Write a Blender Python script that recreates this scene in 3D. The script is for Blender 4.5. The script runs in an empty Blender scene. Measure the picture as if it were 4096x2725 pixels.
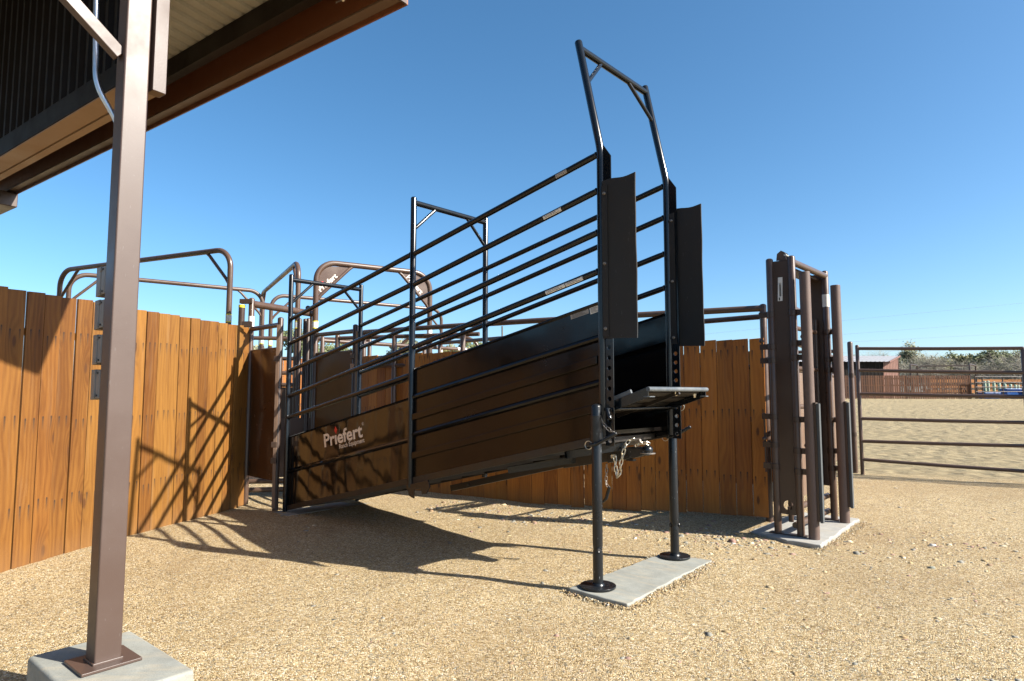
import bpy, math, random
import numpy as np
from mathutils import Vector, Matrix

random.seed(7)
rng = np.random.default_rng(7)
R = math.radians
scn = bpy.context.scene
COL = scn.collection

# ------------------------------------------------------------------ camera, sky, sun, exposure
cam_data = bpy.data.cameras.new('camera')
cam = bpy.data.objects.new('camera', cam_data)
COL.objects.link(cam)
cam.location = (0, 0, 1.2)
cam.rotation_euler = (R(90 + 4.674), 0, 0)
cam_data.sensor_width = 36
cam_data.lens = 22.605
cam_data.clip_start = 0.05
cam_data.clip_end = 6000
cam_data.dof.use_dof = True
cam_data.dof.focus_distance = 4.8
cam_data.dof.aperture_fstop = 9.0
scn.camera = cam

SUN_EL, SUN_AZ = R(35.2), math.atan2(-0.357, 0.934)
to_sun = Vector((math.cos(SUN_AZ) * math.cos(SUN_EL), math.sin(SUN_AZ) * math.cos(SUN_EL), math.sin(SUN_EL)))
world = bpy.data.worlds.new('World')
scn.world = world
world.use_nodes = True
wn = world.node_tree
sky = wn.nodes.new('ShaderNodeTexSky')
sky.sky_type = 'NISHITA'
sky.sun_disc = False
sky.sun_elevation = SUN_EL
sky.sun_rotation = R(90) - SUN_AZ
sky.altitude = 600
sky.air_density = 0.8
sky.dust_density = 1.8
sky.ozone_density = 3.0
hs = wn.nodes.new('ShaderNodeHueSaturation')
hs.inputs['Hue'].default_value = 0.49
hs.inputs['Saturation'].default_value = 1.18
hs.inputs['Value'].default_value = 1.13
wn.links.new(sky.outputs[0], hs.inputs['Color'])
wn.links.new(hs.outputs[0], wn.nodes['Background'].inputs[0])
wn.nodes['Background'].inputs[1].default_value = 0.080
sun_data = bpy.data.lights.new('sun', 'SUN')
sun_data.energy = 5.0
sun_data.angle = R(0.53)
sun_data.color = (1.0, 0.94, 0.84)
sun = bpy.data.objects.new('sun', sun_data)
COL.objects.link(sun)
sun.rotation_euler = to_sun.to_track_quat('Z', 'Y').to_euler()
scn.view_settings.view_transform = 'Standard'
scn.view_settings.look = 'None'
scn.view_settings.exposure = 1.33
scn.view_settings.gamma = 1.0

# ------------------------------------------------------------------ material helpers
class NT:
    def __init__(s, name):
        s.m = bpy.data.materials.new(name)
        s.m.use_nodes = True
        s.t = s.m.node_tree
        s.b = s.t.nodes['Principled BSDF']
    def n(s, typ, **kw):
        nd = s.t.nodes.new('ShaderNode' + typ)
        for k, v in kw.items():
            if k in nd.inputs.keys():
                nd.inputs[k].default_value = v
            else:
                setattr(nd, k, v)
        return nd
    def l(s, a, b):
        s.t.links.new(a, b)
    def val(s, x, sock):
        if isinstance(x, (int, float, tuple)):
            sock.default_value = x
        else:
            s.l(x, sock)
    def math(s, op, a, b=0.0, clamp=False):
        nd = s.t.nodes.new('ShaderNodeMath'); nd.operation = op; nd.use_clamp = clamp
        s.val(a, nd.inputs[0]); s.val(b, nd.inputs[1])
        return nd.outputs[0]
    def mix(s, f, a, b, blend='MIX'):
        nd = s.t.nodes.new('ShaderNodeMix'); nd.data_type = 'RGBA'; nd.blend_type = blend
        s.val(f, nd.inputs[0]); s.val(a, nd.inputs[6]); s.val(b, nd.inputs[7])
        return nd.outputs[2]
    def ramp(s, x, stops):
        nd = s.t.nodes.new('ShaderNodeValToRGB')
        e = nd.color_ramp.elements
        while len(e) < len(stops):
            e.new(0.5)
        for el, (p, c) in zip(e, stops):
            el.position = p
            el.color = (c, c, c, 1) if isinstance(c, (int, float)) else (*c, 1)
        s.l(x, nd.inputs[0])
        return nd.outputs[0]
    def coords(s, kind='Object'):
        return s.n('TexCoord').outputs[kind]
    def mapping(s, vec, scale=(1, 1, 1), loc=(0, 0, 0)):
        nd = s.n('Mapping'); nd.inputs['Scale'].default_value = scale; nd.inputs['Location'].default_value = loc
        s.l(vec, nd.inputs['Vector'])
        return nd.outputs[0]
    def noise(s, vec, scale, detail=3, rough=0.5, dist=0.0):
        nd = s.n('TexNoise'); nd.inputs['Scale'].default_value = scale; nd.inputs['Detail'].default_value = detail
        nd.inputs['Roughness'].default_value = rough; nd.inputs['Distortion'].default_value = dist
        s.l(vec, nd.inputs['Vector'])
        return nd.outputs[0]
    def bump(s, h, strength=0.5, dist=0.01, prev=None):
        nd = s.n('Bump'); nd.inputs['Strength'].default_value = strength; nd.inputs['Distance'].default_value = dist
        s.l(h, nd.inputs['Height'])
        if prev is not None:
            s.l(prev, nd.inputs['Normal'])
        return nd.outputs[0]
    def base(s, c): s.val(c, s.b.inputs['Base Color'])
    def rough(s, r): s.val(r, s.b.inputs['Roughness'])
    def normal(s, n): s.l(n, s.b.inputs['Normal'])

def c4(c): return (c[0], c[1], c[2], 1.0)

def paint(name, col, rough=0.35, dust=0.25, dust_col=(0.22, 0.17, 0.12), orange=0.0, dent=0.0, scratch=0.0, coat=0.0, spec=0.5):
    """painted steel: faint dust film, fine orange peel, chips"""
    m = NT(name)
    co = m.coords()
    n1 = m.noise(co, 3.0, 5, 0.6)
    n2 = m.noise(co, 45.0, 3, 0.6)
    f = m.math('MULTIPLY', m.ramp(n1, [(0.45, 0.0), (0.75, 1.0)]), dust)
    f = m.math('ADD', f, m.math('MULTIPLY', m.ramp(n2, [(0.55, 0.0), (0.8, 1.0)]), dust * 0.5), True)
    c = m.mix(f, c4(col), c4(dust_col))
    if scratch:
        sn = m.noise(m.mapping(co, (140, 140, 30)), 1.0, 2, 0.5)
        c = m.mix(m.math('MULTIPLY', m.ramp(sn, [(0.70, 0.0), (0.74, 1.0)]), scratch), c, (0.28, 0.29, 0.30, 1))
    m.base(c)
    m.rough(m.math('ADD', m.math('MULTIPLY', n1, 0.9 * rough), m.math('ADD', m.math('MULTIPLY', f, 0.6), rough * 0.55), True))
    m.b.inputs['Specular IOR Level'].default_value = spec
    m.b.inputs['Coat Weight'].default_value = coat
    m.b.inputs['Coat Roughness'].default_value = 0.12
    nrm = None
    if dent:
        d = m.noise(m.mapping(co, (2.6, 2.6, 1.7)), 1.0, 2, 0.45)
        nrm = m.bump(d, dent, 0.08)
    if orange:
        nrm = m.bump(m.noise(co, 260.0, 2, 0.5), orange, 0.002, nrm)
    if nrm is not None:
        m.normal(nrm)
    return m.m

M = {}
M['black'] = paint('black_pipe_paint', (0.006, 0.008, 0.0105), 0.20, 0.03, (0.06, 0.05, 0.04), 0.0, spec=0.42)
M['leg'] = paint('scuffed_black_leg_paint', (0.006, 0.008, 0.0105), 0.30, 0.08, (0.09, 0.08, 0.07), 0.05, scratch=0.7, spec=0.42)
M['sheet'] = paint('black_sheet_paint', (0.005, 0.004, 0.0035), 0.055, 0.03, (0.05, 0.035, 0.02), 0.0, dent=0.11, spec=0.55)
M['sheet_dusty'] = paint('dusty_black_sheet_paint', (0.005, 0.004, 0.0035), 0.15, 0.20, (0.020, 0.012, 0.007), 0.0, dent=0.08, spec=0.30)
M['rail_dust'] = paint('dusty_black_angle_paint', (0.011, 0.009, 0.007), 0.42, 0.45, (0.07, 0.048, 0.032), 0.1)
M['brown'] = paint('brown_pipe_paint', (0.074, 0.043, 0.029), 0.32, 0.22, (0.16, 0.12, 0.09), 0.0, scratch=0.12)
M['brown_sheet'] = paint('brown_sheet_paint', (0.060, 0.028, 0.013), 0.22, 0.10, (0.12, 0.07, 0.04), 0.0, dent=0.18, spec=0.5)
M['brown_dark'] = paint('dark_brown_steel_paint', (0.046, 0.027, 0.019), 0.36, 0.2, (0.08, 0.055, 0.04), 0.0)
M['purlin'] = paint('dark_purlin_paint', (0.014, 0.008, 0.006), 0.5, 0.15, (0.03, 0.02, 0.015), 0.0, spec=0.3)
M['barn_steel'] = paint('barn_steel_paint', (0.066, 0.042, 0.033), 0.42, 0.10, (0.15, 0.11, 0.09), 0.10, scratch=0.10)
M['barn_brown'] = paint('barn_channel_paint', (0.165, 0.056, 0.022), 0.45, 0.25, (0.20, 0.08, 0.04), 0.05)
M['barn_trim'] = paint('barn_trim_paint', (0.145, 0.092, 0.062), 0.45, 0.2, (0.22, 0.16, 0.11), 0.05)
M['barn_tan'] = paint('tan_trim_lit_underside', (0.215, 0.140, 0.085), 0.5, 0.2, (0.24, 0.15, 0.09), 0.05)
M['deck'] = paint('galvanised_deck', (0.42, 0.40, 0.34), 0.45, 0.3, (0.30, 0.26, 0.20), 0.05)
M['siding'] = paint('shade_dark_siding', (0.007, 0.005, 0.004), 0.6, 0.15, (0.016, 0.011, 0.009), 0.05, spec=0.15)  # dark brown paint, deepened to stand in for the barn's interior shade
M['rubber'] = paint('black_rubber', (0.016, 0.015, 0.014), 0.62, 0.25, (0.07, 0.055, 0.045), 0.25, scratch=0.12, spec=0.35)
M['rubber_grey'] = paint('weathered_rubber', (0.055, 0.062, 0.065), 0.7, 0.35, (0.10, 0.10, 0.10), 0.2)
M['plastic_grey'] = paint('grey_plastic', (0.16, 0.155, 0.15), 0.55, 0.15, (0.22, 0.20, 0.18), 0.1)
M['plate_edge'] = paint('worn_step_paint', (0.065, 0.076, 0.085), 0.42, 0.35, (0.30, 0.31, 0.30), 0.3, scratch=0.8)
M['roof_far'] = paint('pale_grey_roof', (0.24, 0.24, 0.25), 0.5, 0.2, (0.22, 0.21, 0.20))
M['shed_wall'] = paint('shed_brown_siding', (0.17, 0.085, 0.062), 0.5, 0.2, (0.20, 0.12, 0.09))
M['green'] = paint('pale_green_paint', (0.24, 0.32, 0.22), 0.55, 0.3, (0.42, 0.40, 0.30))
M['blue'] = paint('blue_plastic', (0.015, 0.09, 0.32), 0.45, 0.1, (0.20, 0.22, 0.28))
M['wire'] = paint('power_cable', (0.12, 0.13, 0.14), 0.6, 0.0)

def metal(name, col, rough):
    m = NT(name); co = m.coords()
    n = m.noise(co, 60, 3)
    m.base(m.mix(n, c4(col), c4([x * 0.7 for x in col])))
    m.b.inputs['Metallic'].default_value = 1.0
    m.rough(m.math('ADD', m.math('MULTIPLY', n, 0.2), rough))
    return m.m
M['zinc'] = metal('zinc_plate', (0.80, 0.74, 0.62), 0.28)
M['conduit'] = metal('galvanised_conduit', (0.55, 0.60, 0.66), 0.28)
M['steel_dull'] = metal('dull_steel', (0.33, 0.30, 0.27), 0.45)

def flat(name, col, rough=0.55, var=0.15, scale=30):
    m = NT(name); co = m.coords()
    n = m.noise(co, scale, 4, 0.6)
    m.base(m.mix(m.math('MULTIPLY', n, var * 2), c4(col), c4([x * 0.55 for x in col])))
    m.rough(rough)
    return m.m
M['decal'] = flat('decal_white', (0.72, 0.65, 0.57), 0.4, 0.05)
M['decal_red'] = flat('decal_red', (0.62, 0.03, 0.025), 0.4, 0.05)
M['sticker'] = flat('paper_sticker', (0.70, 0.68, 0.64), 0.55, 0.2, 90)
M['sticker_worn'] = flat('worn_sticker', (0.36, 0.33, 0.30), 0.6, 0.5, 120)
M['ink_hole_shade'] = flat('dark_ink_hole_shade', (0.03, 0.03, 0.03), 0.6, 0.05)
M['yellow'] = flat('yellow_sticker', (0.80, 0.66, 0.03), 0.5, 0.1, 60)

def concrete(name, col):
    m = NT(name); co = m.coords()
    a = m.noise(co, 6, 6, 0.65); b = m.noise(co, 140, 3, 0.6); d = m.noise(m.mapping(co, (3, 14, 3)), 1.5, 4, 0.6)
    c = m.mix(m.ramp(a, [(0.35, 0.0), (0.7, 1.0)]), c4([x * 0.72 for x in col]), c4(col))
    c = m.mix(m.math('MULTIPLY', m.ramp(b, [(0.3, 1.0), (0.45, 0.0)]), 0.45), c, c4([x * 0.45 for x in col]))
    c = m.mix(m.math('MULTIPLY', m.ramp(d, [(0.5, 0.0), (0.75, 1.0)]), 0.35), c, (0.46, 0.36, 0.22, 1))
    m.base(c); m.rough(0.85)
    m.normal(m.bump(b, 0.35, 0.004, m.bump(a, 0.3, 0.01)))
    return m.m
M['concrete'] = concrete('concrete', (0.27, 0.275, 0.245))
M['concrete_light'] = concrete('pale_concrete', (0.33, 0.325, 0.30))

def wood(name, dark, light, nails=(1.63, 1.02, 0.43)):
    """stained cedar boards: UV in metres across and along each board, 'rnd' a value per board"""
    m = NT(name)
    uv = m.n('UVMap').outputs[0]
    att = m.n('Attribute', attribute_name='rnd').outputs['Fac']
    sep = m.n('SeparateXYZ'); m.l(uv, sep.inputs[0])
    u, v = sep.outputs[0], sep.outputs[1]
    off = m.n('CombineXYZ')
    m.l(m.math('MULTIPLY', att, 37.0), off.inputs[0]); m.l(m.math('MULTIPLY', att, 91.0), off.inputs[1])
    pos = m.n('VectorMath', operation='ADD'); m.l(uv, pos.inputs[0]); m.l(off.outputs[0], pos.inputs[1])
    p = pos.outputs[0]
    # knots
    vor = m.n('TexVoronoi', voronoi_dimensions='2D', feature='F1'); vor.inputs['Scale'].default_value = 1.0
    m.l(m.mapping(p, (6.0, 2.0, 1)), vor.inputs['Vector'])
    kd = vor.outputs['Distance']
    sel = m.ramp(m.n('SeparateColor').outputs[0], [(0.62, 0.0), (0.63, 1.0)])
    sc = [x for x in m.t.nodes if x.type == 'SEPARATE_COLOR'][0]; m.l(vor.outputs['Color'], sc.inputs[0])
    knot = m.math('MULTIPLY', m.ramp(kd, [(0.055, 1.0), (0.10, 0.0)]), sel)
    halo = m.math('MULTIPLY', m.ramp(kd, [(0.06, 1.0), (0.38, 0.0)]), sel)
    # grain bending round the knots
    gx = m.math('ADD', m.math('MULTIPLY', u, 26.0), m.math('MULTIPLY', m.noise(m.mapping(p, (5, 1.1, 1)), 1.0, 2, 0.5), 5.0))
    gx = m.math('ADD', gx, m.math('MULTIPLY', halo, 2.0))
    gx = m.math('ADD', gx, m.math('MULTIPLY', att, 50.0))
    band = m.math('MULTIPLY', m.math('ADD', m.math('SINE', m.math('MULTIPLY', gx, 6.283)), 1.0), 0.5)
    fine = m.noise(m.mapping(p, (260, 5, 1)), 1.0, 4, 0.65)
    broad = m.noise(m.mapping(p, (9, 1.3, 1)), 1.0, 4, 0.6)
    t = m.math('ADD', m.math('MULTIPLY', band, 0.13), m.math('MULTIPLY', fine, 0.42))
    t = m.math('ADD', t, m.math('MULTIPLY', broad, 0.52))
    t = m.math('ADD', t, m.math('MULTIPLY', m.math('SUBTRACT', att, 0.5), 0.34))
    blotch = m.noise(m.mapping(p, (3.0, 0.55, 1)), 1.0, 3, 0.55)
    t = m.math('ADD', t, m.math('MULTIPLY', m.math('SUBTRACT', blotch, 0.5), 0.35))
    c = m.ramp(t, [(0.30, dark), (0.56, [0.5 * (a + b) for a, b in zip(dark, light)]), (0.85, light)])
    red = m.math('FRACT', m.math('MULTIPLY', att, 7.31))
    c = m.mix(m.math('MULTIPLY', red, 0.34), c, m.mix(1.0, c, (1.04, 0.74, 0.55, 1), 'MULTIPLY'))
    grey = m.ramp(m.noise(m.mapping(p, (14, 0.8, 1)), 1.0, 4, 0.65), [(0.56, 0.0), (0.78, 1.0)])
    c = m.mix(m.math('MULTIPLY', grey, 0.22), c, (0.20, 0.15, 0.10, 1))
    c = m.mix(m.math('MULTIPLY', halo, 0.35), c, c4([x * 0.7 for x in dark]))
    c = m.mix(m.math('MULTIPLY', knot, 0.85), c, (0.07, 0.026, 0.008, 1))
    # iron streaks below the nails
    hgt = None
    au = m.math('ABSOLUTE', u)
    du = m.math('ABSOLUTE', m.math('SUBTRACT', au, m.math('ADD', 0.030, m.math('MULTIPLY', att, 0.012))))
    st = 0.0
    heads = 0.0
    for k, z in enumerate(nails):
        dz = m.math('SUBTRACT', m.math('ADD', z, m.math('MULTIPLY', m.math('SINE', m.math('MULTIPLY', att, 40.0 + 17 * k)), 0.022)), v)
        L = m.math('ADD', 0.05, m.math('MULTIPLY', m.noise(m.mapping(p, (0.01, 0.01, 1), (k * 3.3, 0, 0)), 40.0, 1), 0.10))
        along = m.math('MULTIPLY', m.math('SUBTRACT', 1.0, m.math('DIVIDE', dz, L), True), m.math('GREATER_THAN', dz, 0.0))
        head = m.math('MULTIPLY', m.math('LESS_THAN', du, 0.005), m.math('LESS_THAN', m.math('ABSOLUTE', dz), 0.006))
        wid = m.math('SUBTRACT', 1.3, m.math('DIVIDE', du, 0.0075), True)
        sm = m.math('MULTIPLY', along, wid)
        st = m.math('MAXIMUM', st, sm)
        heads = m.math('MAXIMUM', heads, head)
    c = m.mix(m.math('MULTIPLY', st, 0.95, True), c, (0.035, 0.022, 0.016, 1))
    c = m.mix(m.math('MULTIPLY', heads, 0.8), c, (0.02, 0.017, 0.015, 1))
    # weathering near the foot of each board
    wz = m.ramp(m.math('ADD', v, m.math('MULTIPLY', broad, 0.25)), [(0.10, 1.0), (0.32, 0.0)])
    c = m.mix(m.math('MULTIPLY', wz, 0.35), c, (0.20, 0.11, 0.05, 1))
    m.base(c)
    m.rough(m.math('ADD', 0.5, m.math('MULTIPLY', fine, 0.2)))
    m.b.inputs['Specular IOR Level'].default_value = 0.35
    m.normal(m.bump(fine, 0.25, 0.004))
    return m.m
M['wood'] = wood('cedar_boards', (0.108, 0.040, 0.0065), (0.255, 0.120, 0.0230))
M['wood_shade_lift'] = wood('shade_lifted_cedar', (0.215, 0.070, 0.011), (0.43, 0.172, 0.027))  # same cedar with raised tones, lifting the shade on the right fence
M['wood_far'] = wood('shade_darkened_far_boards', (0.06, 0.024, 0.010), (0.13, 0.055, 0.022))  # board tones darkened to stand in for shade on the fence front
M['wood_rail'] = flat('cedar_backing', (0.24, 0.10, 0.025), 0.7, 0.3, 20)
M['orange_rail'] = flat('orange_board', (0.38, 0.15, 0.035), 0.65, 0.25, 8)

def gravel_ground():
    m = NT('decomposed_granite')
    co = m.coords()
    sep = m.n('SeparateXYZ'); m.l(co, sep.inputs[0])
    x, y = sep.outputs[0], sep.outputs[1]
    # arena soil begins beyond the line of the corral gate (colour really changes there)
    d = m.math('ADD', m.math('MULTIPLY', x, 0.391), m.math('MULTIPLY', y, 0.920))
    wob = m.noise(co, 0.9, 3)
    d = m.math('ADD', d, m.math('MULTIPLY', wob, 0.7))
    arena = m.ramp(m.math('MULTIPLY', d, 0.05), [(0.5525, 0.0), (0.585, 1.0)])
    vo = m.n('TexVoronoi', feature='F1'); vo.inputs['Scale'].default_value = 140.0; m.l(co, vo.inputs['Vector'])
    vs = m.n('TexVoronoi', feature='F1'); vs.inputs['Scale'].default_value = 62.0; m.l(co, vs.inputs['Vector'])
    sc = m.n('SeparateColor'); m.l(vo.outputs['Color'], sc.inputs[0])
    sc2 = m.n('SeparateColor'); m.l(vs.outputs['Color'], sc2.inputs[0])
    grain = m.ramp(sc.outputs[0], [(0.06, (0.1189, 0.07646, 0.03622)), (0.17, (0.3229, 0.2301, 0.1068)), (0.55, (0.4673, 0.3475, 0.1811)), (0.85, (0.6117, 0.4952, 0.3079)), (1.0, (0.7308, 0.6603, 0.5251))])
    big = m.ramp(sc2.outputs[0], [(0.93, 0.0), (0.94, 1.0)])
    grain = m.mix(m.math('MULTIPLY', big, 0.65), grain, (0.23, 0.21, 0.155, 1))
    patch = m.noise(co, 0.55, 5, 0.6)
    grain = m.mix(m.math('MULTIPLY', m.ramp(patch, [(0.42, 0.0), (0.72, 1.0)]), 0.38), grain, (0.24, 0.145, 0.062, 1))
    damp = m.noise(co, 2.3, 4, 0.6)
    grain = m.mix(m.math('MULTIPLY', m.ramp(damp, [(0.58, 0.0), (0.75, 1.0)]), 0.35), grain, (0.21, 0.13, 0.06, 1))
    a1 = m.noise(co, 9.0, 5, 0.7)
    a2 = m.noise(m.mapping(co, (0.6, 3.0, 1)), 1.2, 5, 0.7)
    soil = m.mix(m.ramp(a1, [(0.35, 0.0), (0.7, 1.0)]), (0.28, 0.22, 0.125, 1), (0.42, 0.34, 0.20, 1))
    soil = m.mix(m.math('MULTIPLY', m.ramp(a2, [(0.50, 0.0), (0.68, 1.0)]), 0.55), soil, (0.20, 0.155, 0.09, 1))
    m.base(m.mix(arena, grain, soil))
    m.rough(0.95)
    m.b.inputs['Specular IOR Level'].default_value = 0.2
    h = m.math('SUBTRACT', 1.0, vo.outputs['Distance'])
    h = m.math('MULTIPLY', h, m.math('ADD', 0.5, sc.outputs[1]))
    n1 = m.bump(h, 1.0, 0.010)
    h2 = m.math('MULTIPLY', m.math('SUBTRACT', 1.0, vs.outputs['Distance']), big)
    n1 = m.bump(h2, 0.6, 0.012, n1)
    n1 = m.bump(m.noise(co, 7.0, 4, 0.6), 0.45, 0.04, n1)
    hv = m.n('TexVoronoi', feature='SMOOTH_F1'); hv.inputs['Scale'].default_value = 3.6; m.l(m.mapping(co, (1, 1, 0)), hv.inputs['Vector'])
    hoof = m.math('MULTIPLY', m.ramp(hv.outputs['Distance'], [(0.12, 0.0), (0.5, 1.0)]), arena)
    n1 = m.bump(hoof, 0.7, 0.10, n1)
    clod = m.math('MULTIPLY', m.noise(co, 14.0, 4, 0.7), arena)
    n1 = m.bump(clod, 0.6, 0.03, n1)
    m.normal(n1)
    return m.m
M['ground'] = gravel_ground()

def stone_mat():
    m = NT('pebble_stone')
    att = m.n('Attribute', attribute_name='tint').outputs['Color']
    co = m.coords()
    n = m.noise(co, 160, 3)
    m.base(m.mix(m.math('MULTIPLY', n, 0.5), att, (0.10, 0.08, 0.06, 1)))
    m.rough(0.85)
    return m.m
M['stone'] = stone_mat()

def leaf_mat(name, c1, c2):
    m = NT(name)
    att = m.n('Attribute', attribute_name='rnd').outputs['Fac']
    m.base(m.mix(att, c4(c1), c4(c2)))
    m.rough(0.65)
    m.b.inputs['Specular IOR Level'].default_value = 0.25
    return m.m
M['leaf_dark'] = leaf_mat('dark_foliage', (0.070, 0.090, 0.036), (0.160, 0.178, 0.075))
M['leaf_olive'] = leaf_mat('olive_foliage', (0.115, 0.115, 0.045), (0.22, 0.20, 0.085))
M['leaf_grey'] = leaf_mat('grey_green_foliage', (0.12, 0.135, 0.07), (0.27, 0.26, 0.16))
M['twig'] = leaf_mat('bare_twigs', (0.11, 0.10, 0.075), (0.27, 0.245, 0.195))
M['bark'] = flat('bark', (0.13, 0.10, 0.075), 0.9, 0.4, 6)

# ------------------------------------------------------------------ mesh builder
class MB:
    def __init__(s):
        s.v = []; s.f = []; s.rnd = []; s.uv = []; s.has = False
    def add(s, verts, faces, rnd=0.5, uvs=None):
        b = len(s.v)
        s.v += [tuple(map(float, p)) for p in verts]
        for i, f in enumerate(faces):
            s.f.append([b + k for k in f]); s.rnd.append(rnd)
            s.uv.append(uvs[i] if uvs else [(0, 0)] * len(f))
        if uvs: s.has = True
        return s
    def box(s, c, h, axes=None, rnd=0.5):
        X, Y, Z = axes if axes else (Vector((1, 0, 0)), Vector((0, 1, 0)), Vector((0, 0, 1)))
        c = Vector(c)
        vs = [c + X * (h[0] * i) + Y * (h[1] * j) + Z * (h[2] * k) for k in (-1, 1) for j in (-1, 1) for i in (-1, 1)]
        return s.add(vs, [(0, 2, 3, 1), (4, 5, 7, 6), (0, 1, 5, 4), (2, 6, 7, 3), (0, 4, 6, 2), (1, 3, 7, 5)], rnd)
    def span(s, x0, x1, y0, y1, z0, z1, rnd=0.5):
        return s.box(((x0 + x1) / 2, (y0 + y1) / 2, (z0 + z1) / 2), (abs(x1 - x0) / 2, abs(y1 - y0) / 2, abs(z1 - z0) / 2), None, rnd)
    def bar(s, p, q, w, h, up=(0, 0, 1)):
        p, q = Vector(p), Vector(q); d = q - p; L = d.length; d.normalize()
        side = d.cross(Vector(up)).normalized(); u2 = side.cross(d).normalized()
        return s.box((p + q) / 2, (L / 2, w / 2, h / 2), (d, side, u2))
    def hollow_bar(s, p, q, w, h, t=0.006, up=(0, 0, 1)):
        p, q = Vector(p), Vector(q); d = (q - p).normalized()
        side = d.cross(Vector(up)).normalized(); u2 = side.cross(d).normalized()
        s.bar(p + u2 * (h / 2 - t / 2), q + u2 * (h / 2 - t / 2), w, t, up); s.bar(p - u2 * (h / 2 - t / 2), q - u2 * (h / 2 - t / 2), w, t, up)
        s.bar(p + side * (w / 2 - t / 2), q + side * (w / 2 - t / 2), t, h - 2 * t, up); s.bar(p - side * (w / 2 - t / 2), q - side * (w / 2 - t / 2), t, h - 2 * t, up)
        return s
    def tube(s, pts, r, n=14, closed=False, caps=True, dome=False, rnd=0.5):
        P = [Vector(p) for p in pts]
        N = len(P)
        rs = list(r) if isinstance(r, (list, tuple)) else [r] * N
        T = []
        for i in range(N):
            a = P[(i - 1) % N] if (closed or i > 0) else P[i]
            b = P[(i + 1) % N] if (closed or i < N - 1) else P[i]
            T.append((b - a).normalized())
        ref = Vector((0, 0, 1)) if abs(T[0].z) < 0.9 else Vector((1, 0, 0))
        nrm = T[0].cross(ref).normalized()
        if dome:
            for end in (0, 1):
                i = -1 if end else 0
                d = T[i] if end else -T[i]
                base = P[i].copy(); rr = rs[i]
                extra = [(base + d * (rr * 0.6 * math.sin(a)), rr * math.cos(a)) for a in (0.5, 1.0, 1.4)]
                if end:
                    P += [e[0] for e in extra]; rs += [e[1] for e in extra]; T += [d] * 3
                elif dome == 'both':
                    P = [e[0] for e in extra][::-1] + P; rs = [e[1] for e in extra][::-1] + rs; T = [-d] * 3 + T
        N = len(P)
        vs = []; 
        for i in range(N):
            if i:
                q = T[i - 1].rotation_difference(T[i]); nrm = (q @ nrm).normalized()
                nrm = (nrm - T[i] * nrm.dot(T[i])).normalized()
            bi = T[i].cross(nrm)
            for k in range(n):
                a = 2 * math.pi * k / n
                vs.append(P[i] + (nrm * math.cos(a) + bi * math.sin(a)) * rs[i])
        fs = []
        for i in range(N if closed else N - 1):
            j = (i + 1) % N
            for k in range(n):
                k2 = (k + 1) % n
                fs.append((i * n + k, j * n + k, j * n + k2, i * n + k2))
        if caps and not closed:
            fs.append(tuple(range(n))); fs.append(tuple(reversed(range((N - 1) * n, N * n))))
        return s.add(vs, [f[::-1] for f in fs], rnd)
    def cyl(s, p, q, r, n=20):
        return s.tube([p, q], r, n)
    def ball(s, c, r, sz=1.0, n=16, half=False):
        vs = []; fs = []; m = n // 2
        lo = 0 if half else -m // 2
        rows = list(range(lo, m // 2 + 1))
        for j in rows:
            a = math.pi * j / m
            for k in range(n):
                b = 2 * math.pi * k / n
                vs.append((c[0] + r * math.cos(a) * math.cos(b), c[1] + r * math.cos(a) * math.sin(b), c[2] + r * sz * math.sin(a)))
        for j in range(len(rows) - 1):
            for k in range(n):
                k2 = (k + 1) % n
                fs.append((j * n + k, j * n + k2, (j + 1) * n + k2, (j + 1) * n + k))
        return s.add(vs, fs)
    def prism(s, poly, d):
        """poly: planar outline (3-D points), d: thickness vector"""
        n = len(poly); d = Vector(d)
        vs = [Vector(p) for p in poly] + [Vector(p) + d for p in poly]
        fs = [tuple(range(n)), tuple(reversed(range(n, 2 * n)))] + [(i, i + n, (i + 1) % n + n, (i + 1) % n) for i in range(n)]
        a = (vs[1] - vs[0]).cross(vs[2] - vs[1])
        if a.dot(d) > 0: fs = [f[::-1] for f in fs]
        return s.add(vs, fs)
    def grid(s, fn, nu, nv, thick=None):
        vs = [fn(i / nu, j / nv) for j in range(nv + 1) for i in range(nu + 1)]
        w = nu + 1
        fs = [(j * w + i, j * w + i + 1, (j + 1) * w + i + 1, (j + 1) * w + i) for j in range(nv) for i in range(nu)]
        if thick is None: return s.add(vs, fs)
        t = Vector(thick); b = len(vs)
        vs2 = vs + [Vector(p) + t for p in vs]
        f2 = [tuple(x + b for x in f[::-1]) for f in fs]
        rim = [i for i in range(w)] + [j * w + nu for j in range(1, nv + 1)] + [nv * w + i for i in range(nu - 1, -1, -1)] + [j * w for j in range(nv - 1, 0, -1)]
        side = [(rim[k], rim[k] + b, rim[(k + 1) % len(rim)] + b, rim[(k + 1) % len(rim)]) for k in range(len(rim))]
        return s.add(vs2, fs + f2 + side)
    def build(s, name, m, parent=None, smooth=35, bevel=0.0, off=None):
        me = bpy.data.meshes.new(name)
        vs = s.v
        if off is not None:
            vs = [(x - off[0], y - off[1], z - off[2]) for x, y, z in vs]
        me.from_pydata(vs, [], s.f)
        me.materials.append(m)
        if s.has:
            uvl = me.uv_layers.new(name='UVMap')
            uvl.data.foreach_set('uv', [c for f in s.uv for p in f for c in p])
        at = me.attributes.new('rnd', 'FLOAT', 'FACE')
        at.data.foreach_set('value', s.rnd)
        me.validate(); me.update()
        if smooth:
            me.shade_smooth(); me.set_sharp_from_angle(angle=R(smooth))
        o = bpy.data.objects.new(name, me)
        COL.objects.link(o)
        if parent is not None: o.parent = parent
        if bevel:
            b = o.modifiers.new('bevel', 'BEVEL'); b.width = bevel; b.segments = 2; b.harden_normals = True; b.limit_method = 'ANGLE'; b.angle_limit = R(40)
        return o

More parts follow.
